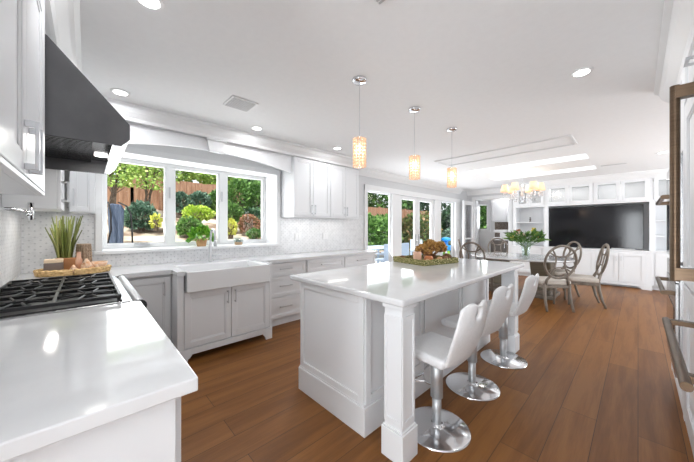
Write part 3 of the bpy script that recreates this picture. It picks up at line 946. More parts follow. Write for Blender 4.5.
# ------------------------------------------------------------------ bar stools
def bar_stool(label, x, y, rz):
    st = thing('bar_stool', label, 'bar stool', (x, y, 0), rz, 'bar stools along the island')
    MB().lathe([(0.0, 0.0), (0.212, 0.0), (0.215, 0.006), (0.205, 0.012), (0.06, 0.022), (0.03, 0.03), (0.028, 0.05), (0, 0.05)], 48).build('base_plate', M_chrome, st, smooth=True)
    MB().tube([(0, 0, 0.04), (0, 0, 0.22)], 0.030, 24).build('column', M_satin, st, smooth=True)
    MB().tube([(0, 0, 0.215), (0, 0, 0.49)], 0.040, 24).build('gas_lift', M_satin, st, smooth=True)
    MB().tube([(0.0, 0, 0.28), (-0.10, -0.0, 0.275), (-0.17, -0.08, 0.275), (-0.17, 0.08, 0.275), (-0.10, 0.0, 0.277)], 0.010, 8).build('footrest', M_chrome, st)
    MB().box(-0.08, 0.10, -0.08, 0.08, 0.487, 0.500).build('seat_bracket', M_nickel, st)
    MB().tube([(0.03, -0.07, 0.487), (0.05, -0.20, 0.48)], 0.006, 8).build('lift_lever', M_nickel, st)
    # seat
    b_ = MB().box(-0.185, 0.165, -0.185, 0.185, 0.502, 0.565)
    o = b_.build('seat', M_leather, st, bevel=0.024, seg=4, smooth=True)
    # backrest: curved slab in the y-z plane, with a hand slot between two rounded lobes
    nx, nz = 12, 12
    bm_ = bmesh.new()
    gridf, gridb = {}, {}
    for i in range(nx + 1):
        for j in range(nz + 1):
            a = -1 + 2 * i / nx
            tt = j / nz
            z = 0.50 + 0.415 * tt
            wd = 0.150 + 0.028 * math.sin(math.pi * min(1, tt * 1.15)) + 0.0 * tt
            ww = wd * (1 if tt < 0.93 else 1 - 0.10 * (tt - 0.93) / 0.07)
            xx = 0.150 + 0.115 * tt + 0.02 * math.sin(math.pi * tt) + 0.025 * (1 - a * a) * (0.4 + 0.6 * tt)
            if j == nz: z -= 0.030 * math.exp(-(a / 0.22) ** 2) + 0.03 * (abs(a) ** 6)
            thk = 0.032 * (0.55 + 0.45 * (1 - abs(a) ** 4)) * (1 if j < nz else 0.6)
            gridf[i, j] = bm_.verts.new((xx - thk / 2, a * ww, z))
            gridb[i, j] = bm_.verts.new((xx + thk / 2, a * ww, z))
    hole = {(5, 9), (6, 9), (5, 10), (6, 10)}
    for i in range(nx):
        for j in range(nz):
            if (i, j) in hole: continue
            bm_.faces.new([gridf[i, j], gridf[i + 1, j], gridf[i + 1, j + 1], gridf[i, j + 1]])
            bm_.faces.new([gridb[i, j + 1], gridb[i + 1, j + 1], gridb[i + 1, j], gridb[i, j]])
            for (a1_, b1, di, dj) in (((i, j), (i, j + 1), -1, 0), ((i + 1, j + 1), (i + 1, j), 1, 0), ((i, j), (i + 1, j), 0, -1), ((i + 1, j + 1), (i, j + 1), 0, 1)):
                ni, nj = i + di, j + dj
                if not (0 <= ni < nx and 0 <= nj < nz) or (ni, nj) in hole:
                    bm_.faces.new([gridf[a1_], gridb[a1_], gridb[b1], gridf[b1]])
    q = MB(); q.b = bm_
    q.build('backrest', M_leather, st, smooth=True, sub=1)
    return st


bar_stool('white leather bar stool nearest the camera, beside the front island post', -0.935, 1.72, -6)
bar_stool('middle white leather bar stool on the long side of the island', -0.975, 2.395, -8)
bar_stool('white leather bar stool beside the far island post', -0.955, 3.12, -6)

# ------------------------------------------------------------------ pendants
def pendant(label, y):
    p = thing('pendant_light', label, 'pendant light', (-1.61, y, H), 0, 'crystal pendants over the island')
    MB().lathe([(0, -0.001), (0.062, -0.001), (0.062, -0.018), (0.05, -0.028), (0.008, -0.032), (0, -0.032)], 24).build('canopy', M_chrome, p, smooth=True)
    MB().tube([(0, 0, -0.03), (0, 0, -0.495)], 0.0025, 6).build('cord', M_nickel, p)
    MB().lathe([(0, -0.49), (0.014, -0.49), (0.016, -0.53), (0, -0.53)], 12).build('socket', M_chrome, p)
    MB().ball((0, 0, -0.575), 0.022, 1, 1, 1.5).build('bulb', M_bulb, p, smooth=True)
    f = MB()
    for z in (-0.50, -0.735):
        f.tube([(0.047 * math.cos(a * math.pi / 12), 0.047 * math.sin(a * math.pi / 12), z) for a in range(24)], 0.0035, 6, closed=True)
    f.tube([(-0.047, 0, -0.50), (0.047, 0, -0.50)], 0.003, 6).tube([(0, -0.047, -0.50), (0, 0.047, -0.50)], 0.003, 6)
    f.build('shade_ring', M_chrome, p)
    bd = MB()
    for k in range(9):
        for a in range(12):
            t_ = 2 * math.pi * (a + (k % 2) * 0.0) / 12
            bd.ball((0.049 * math.cos(t_), 0.049 * math.sin(t_), -0.508 - k * 0.0275), 0.0115, 1, 1, 1.15, 6, 4)
    bd.build('crystal_shade', M_bead, p)
    light('pendant_bulb', 'POINT', (0, 0, -0.60), 1.3, 0.03, (1, 0.86, 0.68), p)


pendant('amber crystal pendant light nearest the camera over the island', 1.67)
pendant('middle amber crystal pendant light over the island', 2.50)
pendant('amber crystal pendant light over the far end of the island', 3.34)

# ------------------------------------------------------------------ recessed downlights, vents
def downlight(label, x, y, p=1.0, vis=True):
    d = thing('recessed_light', label, 'ceiling light', (x, y, H), 0, 'round recessed ceiling lights')
    MB().lathe([(0.0, -.001), (0.072, -.001), (0.072, -0.006), (0.052, -0.008), (0.0, -0.008)], 28).build('trim_ring', M_trim, d)
    MB().lathe([(0, -0.0085), (0.05, -0.0085), (0.05, -0.011), (0, -0.011)], 24).build('lens', M_lamp, d)
    light('downlight_lamp', 'AREA', (0, 0, -0.014), DOWN * p, 0.11, (0.97, 0.98, 1), d, 175)
    return d


for (x, y, lab) in ((-3.27, .23, 'round recessed ceiling light beside the hood'), (-3.27, 1.55, 'round recessed ceiling light above the sink side of the window valance'),
                    (-3.23, 2.85, 'round recessed ceiling light in front of the right wall cabinets'), (-0.31, 2.88, 'round recessed ceiling light alone on the right of the ceiling'),
                    (-1.84, .25, 'round recessed ceiling light cut off by the top edge of the photo'), (0.28, 6.9, 'round recessed ceiling light far right near the oven tower'),
                    (-3.3, 5.2, 'round recessed ceiling light before the glazed doors'), (-3.3, 7.4, 'round recessed ceiling light at the dining end')):
    if y in (5.2, 7.4): continue
    downlight(lab, x, y)
downlight('added ceiling lamp hidden in the bar room', -2.9, 9.95, 2.5)  # out of view, added to brighten the bar room
downlight('added ceiling lamp behind the camera', -0.1, -0.9, 1.2)  # unseen lamp added to light the cabinet fronts
downlight('added ceiling lamp above the camera', 0.25, 0.75, 0.5)  # unseen lamp added for overhead fill

v = thing('ceiling_vent', 'square grey ceiling vent above the sink aisle', 'vent', (-2.745, 1.13, H), 0)
MB().box(-0.13, 0.13, -0.13, 0.13, -0.012, -0.001).build('frame', M_trim, v, bevel=0.003)
m = MB()
for k in range(11): m.box(-0.115, 0.115, -0.112 + k * .0205, -0.100 + k * .0205, -0.016, -0.012)
m.build('louvre', M_vent, v)
v = thing('ceiling_vent', 'grey ceiling vent cut off by the top edge of the photo', 'vent', (-0.90, 1.10, H), 0)
MB().box(-0.09, 0.09, -0.09, 0.09, -0.012, -0.001).build('frame', M_trim, v, bevel=0.003)
m = MB()
for k in range(8): m.box(-0.08, 0.08, -0.078 + k * .0205, -0.066 + k * .0205, -0.016, -0.012)
m.build('louvre', M_vent, v)
v = thing('ceiling_vent', 'long slot ceiling vent in front of the television wall', 'vent', (-0.33, 7.5, H), 0)
MB().box(-0.20, 0.20, -0.05, 0.05, -0.010, -0.001).build('frame', M_trim, v, bevel=0.003)
MB().box(-0.18, 0.18, -0.03, -0.005, -0.012, -0.010).box(-0.18, 0.18, 0.005, 0.03, -0.012, -0.010).build('louvre', M_vent, v)

# ================================================================== MEDIA WALL (front faces -y)
YF = 9.0
mw = thing('media_cabinet', 'white built-in media wall unit around the television', 'cabinet', (0, 0, 0))
UX0, UX1 = -2.50, 2.2
m = MB()
# base
m.box(UX0, UX1, YF - .08, 9.44, 0.09, 0.82)
m.box(-1.75, 0.21, YF - .13, YF - .08, 0.09, 0.82)
# base recess kick
m.box(UX0, UX1, YF, 9.44, 0.0, 0.09)
m.build('base', M_white, mw, bevel=0.003)
m = MB().box(UX0, -1.77, YF - .10, 9.44, 0.82, 0.85).box(-1.77, 0.23, YF - .15, 9.44, 0.82, 0.85).box(0.23, UX1, YF - .10, 9.44, 0.82, 0.85)
m.build('ledge', M_white, mw, bevel=0.004)
# uprights, header and back
m = MB()
m.box(UX0, UX1, 9.40, 9.44, 0.85, 2.59)
for (a, b2) in ((UX0, -2.42), (-1.75, -1.66), (0.17, 0.26), (0.95, 1.03), (2.12, 2.2)):
    m.box(a, b2, YF, 9.40, 0.85, 1.93)
m.box(UX0, UX1, YF, 9.40, 1.93, 1.98)
m.box(UX0, UX1, YF, 9.40, 2.42, 2.595)
for a in (UX0, -1.75, -0.78, 0.14, 0.95, 2.12):
    m.box(a, a + .09, YF, 9.40, 1.98, 2.42)
m.build('frame', M_white, mw)
for (a, b2) in ((-2.42, -1.75), (0.26, 0.95)):
    for z in (1.15, 1.50):
        MB().box(a, b2, 9.06, 9.40, z, z + .025).build('shelf', M_white, mw)
# glass doors above
for (a, b2, hx) in ((-2.41, -2.09, None), (-2.085, -1.755, None), (-1.70, -1.235, -1.27), (-1.225, -0.765, -1.19), (-0.735, -0.285, -0.32), (-0.275, 0.17, -0.24), (0.24, 0.56, None), (0.565, 0.94, None)):
    shaker(mw, 'glass_door', a, b2, 1.975, 2.455, YF - .02, fw=0.065, glass=M_frost, h=('v', hx, 2.0, 2.10) if hx else None)
for (a, b2, hx) in ((-1.72, -1.21, -1.25), (-1.20, -0.70, -1.16), (-0.69, -0.31, -0.345), (-0.30, 0.125, -0.265)):
    shaker(mw, 'door', a, b2, 0.12, 0.79, YF - .15, fw=0.07, h=('v', hx, 0.60, 0.71))
for (a, b2) in ((-2.40, -1.78), (0.26, 0.92)):
    shaker(mw, 'door', a, b2, 0.12, 0.79, YF - .10, fw=0.07)
MB().prism([(-1.75, 0.0), (-1.62, 0.0), (-1.60, .03), (-1.56, .06), (-0.02, .06), (0.02, .04), (0.06, 0.0), (0.21, 0.0), (0.21, 0.10), (-1.75, 0.10)], YF - .15, YF - .12, 'y').build('bracket_base', M_white, mw)
light('cabinet_light', 'AREA', (-0.75, 9.2, 2.41), 4.5, 2.2, sy=0.1)
light('cabinet_light', 'AREA', (0.6, 9.2, 2.41), 0.7, 0.6, sy=0.1)
light('cabinet_light', 'AREA', (-2.08, 9.2, 2.41), 0.7, 0.6, sy=0.1)

tv = thing('television', 'very large wall mounted flat screen television with dark glossy screen', 'television', (-0.79, 9.10, 1.37))
MB().box(-0.875, 0.875, -0.0, 0.06, -0.515, 0.52).build('housing', M_black, tv, bevel=0.004)
MB().box(-0.868, 0.868, -0.004, 0.0, -0.508, 0.513).build('screen', M_screen, tv)
MB().box(-0.2, 0.2, 0.06, 0.30, -0.2, 0.2).build('wall_mount', M_black, tv)
sb = thing('soundbar', 'short grey soundbar on the ledge below the television', 'soundbar', (-0.24, 8.99, 0.85))
MB().box(-0.19, 0.19, -0.04, 0.04, 0.0, 0.035).build('body', M_steel, sb, bevel=0.005)
MB().box(-0.18, 0.18, -0.042, -0.04, 0.005, 0.03).build('grille', M_vent, sb)
dec = thing('figurine', 'small dark figurine on the shelf left of the television', 'figurine', (-2.12, 9.22, 1.525))
MB().lathe([(0.03, 0), (0.03, .015), (0.012, .03), (0.025, .06), (0.018, .09), (0.0, 0.10)], 12).ball((0, 0, 0.115), 0.02).build('body', M_darkcab, dec, smooth=True)

# ================================================================== BAR ROOM
bc = thing('bar_cabinet', 'dark taupe bar cabinet with white top in the far room', 'cabinet', (-3.40, 9.85, 0))
MB().box(0, 1.2, 0.02, 0.60, 0.08, 0.95).box(0, 1.2, 0.08, 0.60, 0, 0.08).build('body', M_darkcab, bc)
shaker(bc, 'door', 0.02, 0.47, 0.12, 0.93, 0, m=M_darkcab, h=('v', 0.43, 0.7, 0.85))
shaker(bc, 'door', 0.48, 0.93, 0.12, 0.93, 0, m=M_darkcab, h=('v', 0.52, 0.7, 0.85))
MB().box(-0.02, 1.2, -0.02, 0.61, 0.95, 0.99).build('worktop', M_quartz, bc)
wc = thing('wall_cabinet', 'pale grey wall cabinet high in the far room', 'cabinet', (-3.48, 10.14, 0))
MB().box(0, 1.3, 0.021, 0.345, 1.56, 2.50).build('body', M_wall, wc)
shaker(wc, 'door', 0.01, 0.47, 1.57, 2.48, 0, m=M_wall)
shaker(wc, 'door', 0.48, 0.95, 1.57, 2.48, 0, m=M_wall)
struct('trim_16', MB().box(-3.48, -2.12, 10.485, 10.499, 1.0, 1.555), M_brownsplash)
cm = thing('coffee_machine', 'white countertop coffee machine on the bar in the far room', 'coffee machine', (-3.14, 10.12, 0.991))
MB().box(-0.24, 0.20, -0.14, 0.14, 0, 0.05).box(-0.02, 0.20, -0.14, 0.14, 0.05, 0.26).box(-0.22, 0.20, -0.13, 0.13, 0.20, 0.30).build('body', M_porcelain, cm, bevel=0.02, seg=3)
MB().lathe([(0.05, 0.05), (0.05, 0.15), (0.045, 0.155), (0, 0.155)], 14, (-0.12, 0, 0)).build('jug', M_glass, cm)

# ================================================================== RIGHT: fridge column and oven tower (front faces -x)
FX = 0.205
fg = thing('refrigerator', 'white panelled built-in refrigerator with brown tinted steel bar handles at the right edge', 'refrigerator', (FX, 2.80, 0), -90)
MB().box(0, 1.45, 0.03, 0.64, 0.10, 2.14).box(0, 1.45, 0.02, 0.64, 0.0, 0.10).build('body', M_white, fg, bevel=0.002)
# local x -> world -y ; x = 2.80 - y
d = shaker(fg, 'door', 0.01, 1.44, 1.00, 2.13, 0.0, fw=0.11)
xb = 2.80 - 2.02
h = MB().tube([(xb, -0.085, 1.10), (xb, -0.085, 2.02)], 0.017, 16)
for z in (1.135, 1.985):
    h.box(xb - .022, xb + .022, -0.085, 0.0, z - .028, z + .028)
smooth_angle(h.build('handle', M_brownsteel, d))
d = shaker(fg, 'freezer_drawer', 0.01, 1.44, 0.14, 0.98, 0.0, fw=0.11)
h = MB().tube([(0.50, -0.10, 0.85), (1.43, -0.10, 0.85)], 0.015, 16)
for x in (0.53, 1.34):
    h.box(x - .018, x + .018, -0.10, 0.0, 0.838, 0.862)
smooth_angle(h.build('handle', M_brownsteel, d))
ca = thing('wall_cabinet', 'white cupboard above the refrigerator reaching the crown moulding', 'cabinet', (FX, 2.80, 0), -90)
MB().box(0, 1.45, 0.021, 0.64, 2.145, 2.44).build('body', M_white, ca)
d = shaker(ca, 'door', 0.005, 0.62, 2.155, 2.43, 0.0, fw=0.05)
h = MB()
h.box(0.50, 0.60, -.040, -.028, 2.20, 2.212).box(0.50, 0.512, -.03, 0, 2.20, 2.212).box(0.588, 0.60, -.03, 0, 2.20, 2.212)
h.build('handle', M_nickel, d)
shaker(ca, 'door', 0.63, 1.445, 2.155, 2.43, 0.0, fw=0.05)

ov = thing('oven_cabinet', 'tall white oven tower beyond the refrigerator on the right', 'cabinet', (FX, 3.80, 0), -90)
m = MB().box(0, 0.99, 0.021, 0.64, 0.10, 2.44).box(0, 0.99, 0.02, 0.64, 0, 0.10)
m.box(0, 0.06, 0, 0.021, 0.10, 2.44).box(0.93, 0.99, 0, 0.021, 0.10, 2.44)
m.build('body', M_white, ov, bevel=0.002)
shaker(ov, 'drawer', 0.07, 0.92, 0.12, 0.30, 0.0, fw=0.05)
shaker(ov, 'door', 0.07, 0.92, 1.87, 2.42, 0.0, fw=0.06)
for nm, lab, z0, z1, hz in (('wall_oven', 'lower built-in wall oven in the oven tower', 0.33, 1.10, 0.905), ('speed_oven', 'upper built-in oven above the wall oven', 1.12, 1.84, 1.565)):
    w = thing(nm, lab, 'oven', (FX, 3.72, 0), -90)
    MB().box(0, 0.84, -0.015, 0.02, z0, z1).build('frame', M_steel, w, bevel=0.002)
    o = MB().box(0.01, 0.83, -0.032, -0.016, z0 + .01, z1 - .13 if nm == 'wall_oven' else z1 - .02).build('door', M_steel if nm == 'wall_oven' else M_blackglass, w, bevel=0.002)
    if nm == 'wall_oven':
        MB().box(0.10, 0.74, -0.035, -0.032, 0.42, 0.80).build('window', M_blackglass, o)
    h = MB().tube([(0.02, -0.085, hz), (0.82, -0.085, hz)], 0.014, 12)
    for x in (0.04, 0.80): h.box(x - .018, x + .018, -0.085, -0.032, hz - .014, hz + .014)
    smooth_angle(h.build('handle', M_brownsteel, o))
    MB().box(0.01, 0.83, -0.030, -0.016, z1 - .12 if nm == 'wall_oven' else z1 - .018, z1 - .01).build('control_panel', M_steel, w)

# ================================================================== DINING
tb = thing('dining_table', 'pale stone topped dining table with taupe pedestals', 'table', (-1.72, 6.62, 0))
MB().lathe([(0.0, 0.725), (0.92, 0.725), (0.95, 0.74), (0.945, 0.76), (0, 0.76)], 64, sy=0.80).build('tabletop', M_tabletop, tb)
for x in (-0.42, 0.42):
    m = MB().prism([(-0.24, 0.16), (0.24, 0.16), (0.18, 0.40), (0.32, 0.725), (-0.32, 0.725), (-0.18, 0.40)], x - .17, x + .17, 'x')
    p = m.build('pedestal', M_taupe, tb, bevel=0.02, seg=3)
    MB().box(x - .22, x + .22, -0.34, 0.34, 0.0, 0.07).box(x - .18, x + .18, -0.28, 0.28, 0.07, 0.16).build('foot', M_chairwood, p, bevel=0.015)


def dining_chair(label, x, y, face):
    """face = direction the sitter looks, degrees from +x"""
    ch = thing('dining_chair', label, 'chair', (x, y, 0), face - 90, 'ring backed dining chairs')
    sw = 0.23
    # seat cushion, faces +y locally
    m = MB().prism([(-0.225, -0.20), (0.225, -0.20), (0.255, 0.16), (0.20, 0.24), (-0.20, 0.24), (-0.255, 0.16)], 0.415, 0.49, 'z')
    m.build('seat_cushion', M_seat, ch, bevel=0.022, seg=3, smooth=True)
    m = MB().prism([(-0.22, -0.21), (0.22, -0.21), (0.25, 0.16), (0.20, 0.235), (-0.20, 0.235), (-0.25, 0.16)], 0.365, 0.415, 'z')
    m.build('seat_rail', M_chairwood, ch, bevel=0.008)
    for sx in (-1, 1):
        MB().tube([(sx * .195, 0.19, 0.40), (sx * .205, 0.205, 0.30), (sx * .20, 0.20, 0.15), (sx * .20, 0.205, 0.0)], [0.026, 0.024, 0.017, 0.015], 10).build('leg', M_chairwood, ch, smooth=True)
        MB().tube([(sx * .19, -0.19, 0.44), (sx * .19, -0.20, 0.30), (sx * .195, -0.235, 0.14), (sx * .20, -0.285, 0.0)], [0.026, 0.024, 0.020, 0.017], 10).build('leg', M_chairwood, ch, smooth=True)
    # back: ring tilted backwards, posts from seat to ring
    cz, cy, rx, rz_ = 0.80, -0.285, 0.235, 0.265
    tilt = 0.20
    def P(a, k=1.0):
        z = rz_ * k * math.sin(a)
        return (rx * k * math.cos(a), cy - z * tilt - 0.01 * math.cos(2 * a) * 0, cz + z)
    MB().tube([P(2 * math.pi * i / 40) for i in range(40)], 0.019, 10, closed=True, flat=1.0).build('back_ring', M_chairwood, ch, smooth=True)
    for sx in (-1, 1):
        MB().tube([(sx * .175, -0.19, 0.42), (sx * .16, -0.21, 0.50), (sx * .13, -0.235, 0.56), (sx * 0.125, -0.24, 0.595)], [0.024, 0.022, 0.02, 0.018], 10).build('back_post', M_chairwood, ch, smooth=True)
    m = MB()
    for k in range(4):
        a0 = math.pi / 4 + k * math.pi / 2
        p0, p1 = P(a0 - 0.12, 0.97), P(a0 + math.pi / 2 + 0.12, 0.97)
        mid = a0 + math.pi / 4
        pts = []
        for i in range(13):
            t_ = i / 12
            base_ = Vector(p0).lerp(Vector(p1), t_)
            bend = (1 - (2 * t_ - 1) ** 2) * 0.072
            c_ = Vector((0, cy, cz)) - (Vector(p0) + Vector(p1)) / 2
            c_.normalize()
            pts.append(base_ + c_ * bend)
        m.tube(pts, 0.012, 8)
    m.build('back_fretwork', M_chairwood, ch, smooth=True)
    return ch


def place(label, bx, by, face):
    """bx, by = middle between the rear feet"""
    a = R(face)
    return dining_chair(label, bx + 0.285 * math.cos(a), by + 0.285 * math.sin(a), face)


place('ring backed grey wood dining chair nearest the camera, its back turned to the island', -0.855, 5.525, 131)
place('ring backed dining chair at the right end of the table seen from its side', -0.425, 6.515, 196)
place('ring backed dining chair half hidden behind the two right hand chairs', -0.93, 7.20, 222)
place('ring backed dining chair partly hidden by the left end of the island', -2.24, 5.50, 90)
place('ring backed dining chair at the left end of the table seen edge-on', -2.88, 6.45, 25)
place('pale ring backed dining chair on the far side of the table before the bar opening', -2.62, 8.12, -62)

# vase of flowers
vz = thing('flower_vase', 'clear glass vase of orange and cream flowers on the dining table', 'vase', (-1.60, 6.62, 0.761))
MB().lathe([(0.0, 0.0), (0.065, 0.0), (0.07, 0.02), (0.07, 0.12), (0.105, 0.29), (0.100, 0.29), (0.065, 0.12), (0.065, 0.025), (0.0, 0.012)], 24).build('vessel', M_vase, vz, smooth=True)
rnd = random.Random(3)
m = MB()
tips = []
for k in range(22):
    a = rnd.uniform(0, 2 * math.pi); s_ = rnd.uniform(0.08, 0.34)
    tip = (s_ * math.cos(a), s_ * math.sin(a), rnd.uniform(0.40, 0.58) - s_ * 0.35)
    tips.append(tip)
    m.tube([(0.03 * math.cos(a + 2), 0.03 * math.sin(a + 2), 0.02), (0.04 * math.cos(a), 0.04 * math.sin(a), 0.2), tip], 0.0035, 5)
m.build('stems', M_bouq, vz)


def leaves(n, gen, size, seed, aspect=0.35):
    """verts/faces of n leaf quads (folded), gen(rnd)->(pos, outward dir)"""
    r = random.Random(seed)
    V, F = [], []
    for i in range(n):
        p, d = gen(r)
        d = Vector(d) + Vector((r.uniform(-.6, .6), r.uniform(-.6, .6), r.uniform(-.5, .7)))
        if d.length < 1e-3: d = Vector((0, 0, 1))
        d.normalize()
        s_ = size * r.uniform(0.6, 1.3)
        side = d.cross(Vector((r.uniform(-1, 1), r.uniform(-1, 1), r.uniform(-1, 1))))
        if side.length < 1e-3: side = d.orthogonal()
        side.normalize()
        nrm = side.cross(d)
        p = Vector(p)
        k = len(V)
        V += [p, p + d * s_ * .5 + side * s_ * aspect + nrm * s_ * .08, p + d * s_ - nrm * s_ * .1, p + d * s_ * .5 - side * s_ * aspect + nrm * s_ * .08]
        F += [(k, k + 1, k + 2, k + 3)]
    return V, F


def leafmesh(name, V, F, m, parent=None):
    me = bpy.data.meshes.new(name)
    me.from_pydata([tuple(v) for v in V], [], F)
    me.materials.append(m)
    o = bpy.data.objects.new(name, me)
    COL.objects.link(o)
    if parent: o.parent = parent
    return o


def gen_b(r):
    a = r.uniform(0, 2 * math.pi); s_ = 0.36 * math.sqrt(r.uniform(0.02, 1))
    return (s_ * .8 * math.cos(a), s_ * .8 * math.sin(a), r.uniform(0.29, 0.46)), (math.cos(a), math.sin(a), 0.35)
V, F = leaves(240, gen_b, 0.13, 5, 0.2)
leafmesh('foliage', V, F, M_bouq, vz)
fcols = [mat('orange_petals', (0.85, 0.30, 0.08), 0.6), mat('cream_petals', (0.80, 0.62, 0.50), 0.6), mat('yellow_petals', (0.72, 0.60, 0.12), 0.6), mat('brown_orange_petals', (0.45, 0.20, 0.08), 0.6)]
for k, (x, y, z, cidx, s_) in enumerate(((0.16, 0.08, 0.34, 0, 0.055), (-0.10, -0.10, 0.36, 1, 0.06), (-0.02, -0.13, 0.32, 1, 0.05), (-0.12, -0.04, 0.42, 3, 0.045), (0.10, 0.16, 0.44, 2, 0.05), (0.2, 0.14, 0.30, 0, 0.05), (-0.2, -0.16, 0.28, 2, 0.045))):
    z += 0.11
    V, F = leaves(26, lambda r: ((x + r.uniform(-.012, .012), y + r.uniform(-.012, .012), z), (r.uniform(-1, 1), r.uniform(-1, 1), r.uniform(-.2, 1))), s_, 30 + k, 0.4)
    leafmesh('flower', V, F, fcols[cidx], vz)

# chandelier
cdl = thing('chandelier', 'crystal chandelier with six cream fabric shades above the dining table', 'chandelier', (-1.79, 7.12, H))
MB().lathe([(0, -0.001), (0.07, -0.001), (0.07, -0.02), (0.02, -0.04), (0, -0.04)], 20).build('canopy', M_chrome, cdl, smooth=True)
MB().tube([(0, 0, -0.03), (0, 0, -0.30)], 0.006, 8).build('chain', M_chrome, cdl)
MB().lathe([(0, -0.28), (0.02, -0.28), (0.035, -0.34), (0.02, -0.40), (0.03, -0.48), (0.055, -0.54), (0.04, -0.60), (0.015, -0.64), (0.02, -0.67), (0, -0.70)], 20).build('centre_column', M_nickel, cdl, smooth=True)
for k in range(6):
    a = 2 * math.pi * k / 6 + 0.35
    ca_, sa_ = math.cos(a), math.sin(a)
    pts = [(0.03 * ca_, 0.03 * sa_, -0.55), (0.16 * ca_, 0.16 * sa_, -0.60), (0.29 * ca_, 0.29 * sa_, -0.57), (0.34 * ca_, 0.34 * sa_, -0.50), (0.34 * ca_, 0.34 * sa_, -0.45)]
    ar = MB().tube(pts, 0.008, 8).build('arm', M_nickel, cdl, smooth=True)
    cx_, cy_ = 0.34 * ca_, 0.34 * sa_
    MB().lathe([(0, -0.46), (0.035, -0.46), (0.03, -0.45), (0.012, -0.44), (0.012, -0.36), (0, -0.36)], 12, (cx_, cy_, 0)).build('candle_sleeve', M_trim, ar)
    MB().lathe([(0.092, -0.42), (0.060, -0.26), (0.058, -0.26), (0.090, -0.42)], 20, (cx_, cy_, 0)).build('lamp_shade', M_shade, ar, smooth=True)
    MB().ball((cx_, cy_, -0.34), 0.018, 1, 1, 1.4).build('bulb', M_bulb, ar, smooth=True)
    cr = MB()
    for q in range(5):
        b2 = 2 * math.pi * q / 5
        for zz in range(3):
            cr.ball((cx_ + 0.04 * math.cos(b2), cy_ + 0.04 * math.sin(b2), -0.48 - zz * 0.03), 0.010, 1, 1, 1.3, 6, 4)
    for q in range(4):
        cr.ball((0.07 * q * ca_ + .04 * ca_, 0.07 * q * sa_ + .04 * sa_, -0.635 + 0.004 * q), 0.011, 1, 1, 1.6, 6, 4)
    cr.build('crystal_drops', M_crystal, ar)
light('chandelier_glow', 'POINT', (0, 0, -0.22), 6, 0.12, (1, 0.92, 0.80), cdl)

# ================================================================== STILL LIFE on island tray
def matz(a): return Matrix.Rotation(R(a), 4, 'Z')
TX, TY = -1.735, 2.92
ty = thing('woven_tray', 'square green and tan seagrass tray on the island top', 'tray', (TX, TY, IZ + .001), -12)
m = MB().box(-0.24, 0.24, -0.28, 0.28, 0, 0.012)
m.build('bottom', M_seagrass, ty)
m = MB()
for z in range(4):
    zz = 0.014 + z * 0.013
    for (p0, p1) in (((-0.24, -0.28), (0.24, -0.28)), ((0.24, -0.28), (0.24, 0.28)), ((0.24, 0.28), (-0.24, 0.28)), ((-0.24, 0.28), (-0.24, -0.28))):
        pts = []
        for i in range(25):
            t_ = i / 24
            x = p0[0] + (p1[0] - p0[0]) * t_; y = p0[1] + (p1[1] - p0[1]) * t_
            w_ = 0.004 * math.sin(i * math.pi + z * math.pi) + 0.004 * (-1) ** (i + z)
            if p0[0] == p1[0]: x += w_
            else: y += w_
            pts.append((x, y, zz))
        m.tube(pts, 0.009, 6)
m.build('rim', M_seagrass, ty)


def still(name, label, cat, dx, dy, group=None, dz=0.014):
    v_ = matz(-12) @ Vector((dx, dy, 0))
    return thing(name, label, cat, (TX + v_.x, TY + v_.y, IZ + .001 + dz), -12, group)


# golden dried flower heads on driftwood
dh = still('dried_flowers', 'large clump of golden dried flower heads on the island tray', 'dried flowers', -0.02, 0.10)
m = MB()
for k in range(5):
    a = k * 1.3
    m.tube([(0.02 * math.cos(a), 0.02 * math.sin(a), 0.0), (0.06 * math.cos(a), 0.07 * math.sin(a), 0.07), (0.10 * math.cos(a), 0.13 * math.sin(a), 0.11)], 0.012, 7)
m.ball((0, 0, 0.045), 0.07, 1.0, 1.3, 0.6, 12, 8, 0.008)
m.build('stalks', M_drift, dh)
M_gold = island_mat('golden_dried_petals', [(0, (0.25, 0.12, 0.03)), (0.4, (0.55, 0.31, 0.09)), (1, (0.80, 0.52, 0.20))], 0.8)
for k, (x, y, z, s_) in enumerate(((-0.01, -0.12, 0.125, 0.075), (0.05, -0.03, 0.150, 0.08), (-0.05, 0.06, 0.165, 0.085), (0.05, 0.12, 0.145, 0.08), (0.0, 0.19, 0.12, 0.06), (0.09, -0.13, 0.10, 0.045))):
    def g(r, x=x, y=y, z=z, s_=s_):
        a = r.uniform(0, 6.283); e = r.uniform(-0.3, 1.5)
        d = (math.cos(a) * math.cos(e), math.sin(a) * math.cos(e), math.sin(e))
        return (x + d[0] * s_ * .75, y + d[1] * s_ * .75, z + d[2] * s_ * .6), d
    V, F = leaves(260, g, s_ * 0.42, 60 + k, 0.45)
    o = leafmesh('flower_head', V, F, M_gold, dh)
    MB().ball((x, y, z), s_ * .72, 1, 1, 0.8, 12, 8).build('seed_core', M_drift, o)
cn = still('pillar_candle', 'peach pillar candle on the left of the island tray', 'candle', 0.06, -0.19)
MB().lathe([(0.0, 0), (0.045, 0), (0.045, 0.115), (0.038, 0.12), (0, 0.112)], 24).build('wax', M_candle, cn)
MB().tube([(0, 0, 0.11), (0, 0, 0.128)], 0.002, 6).build('wick', M_black, cn)
cn = still('candle_jar', 'orange round jar candle behind the pillar candle', 'candle', 0.125, -0.08)
MB().lathe([(0.0, 0), (0.04, 0), (0.055, 0.03), (0.045, 0.065), (0.03, 0.075), (0, 0.068)], 20).build('jar', mat('burnt_orange_glaze', (0.55, 0.20, 0.08), 0.3), cn, smooth=True)
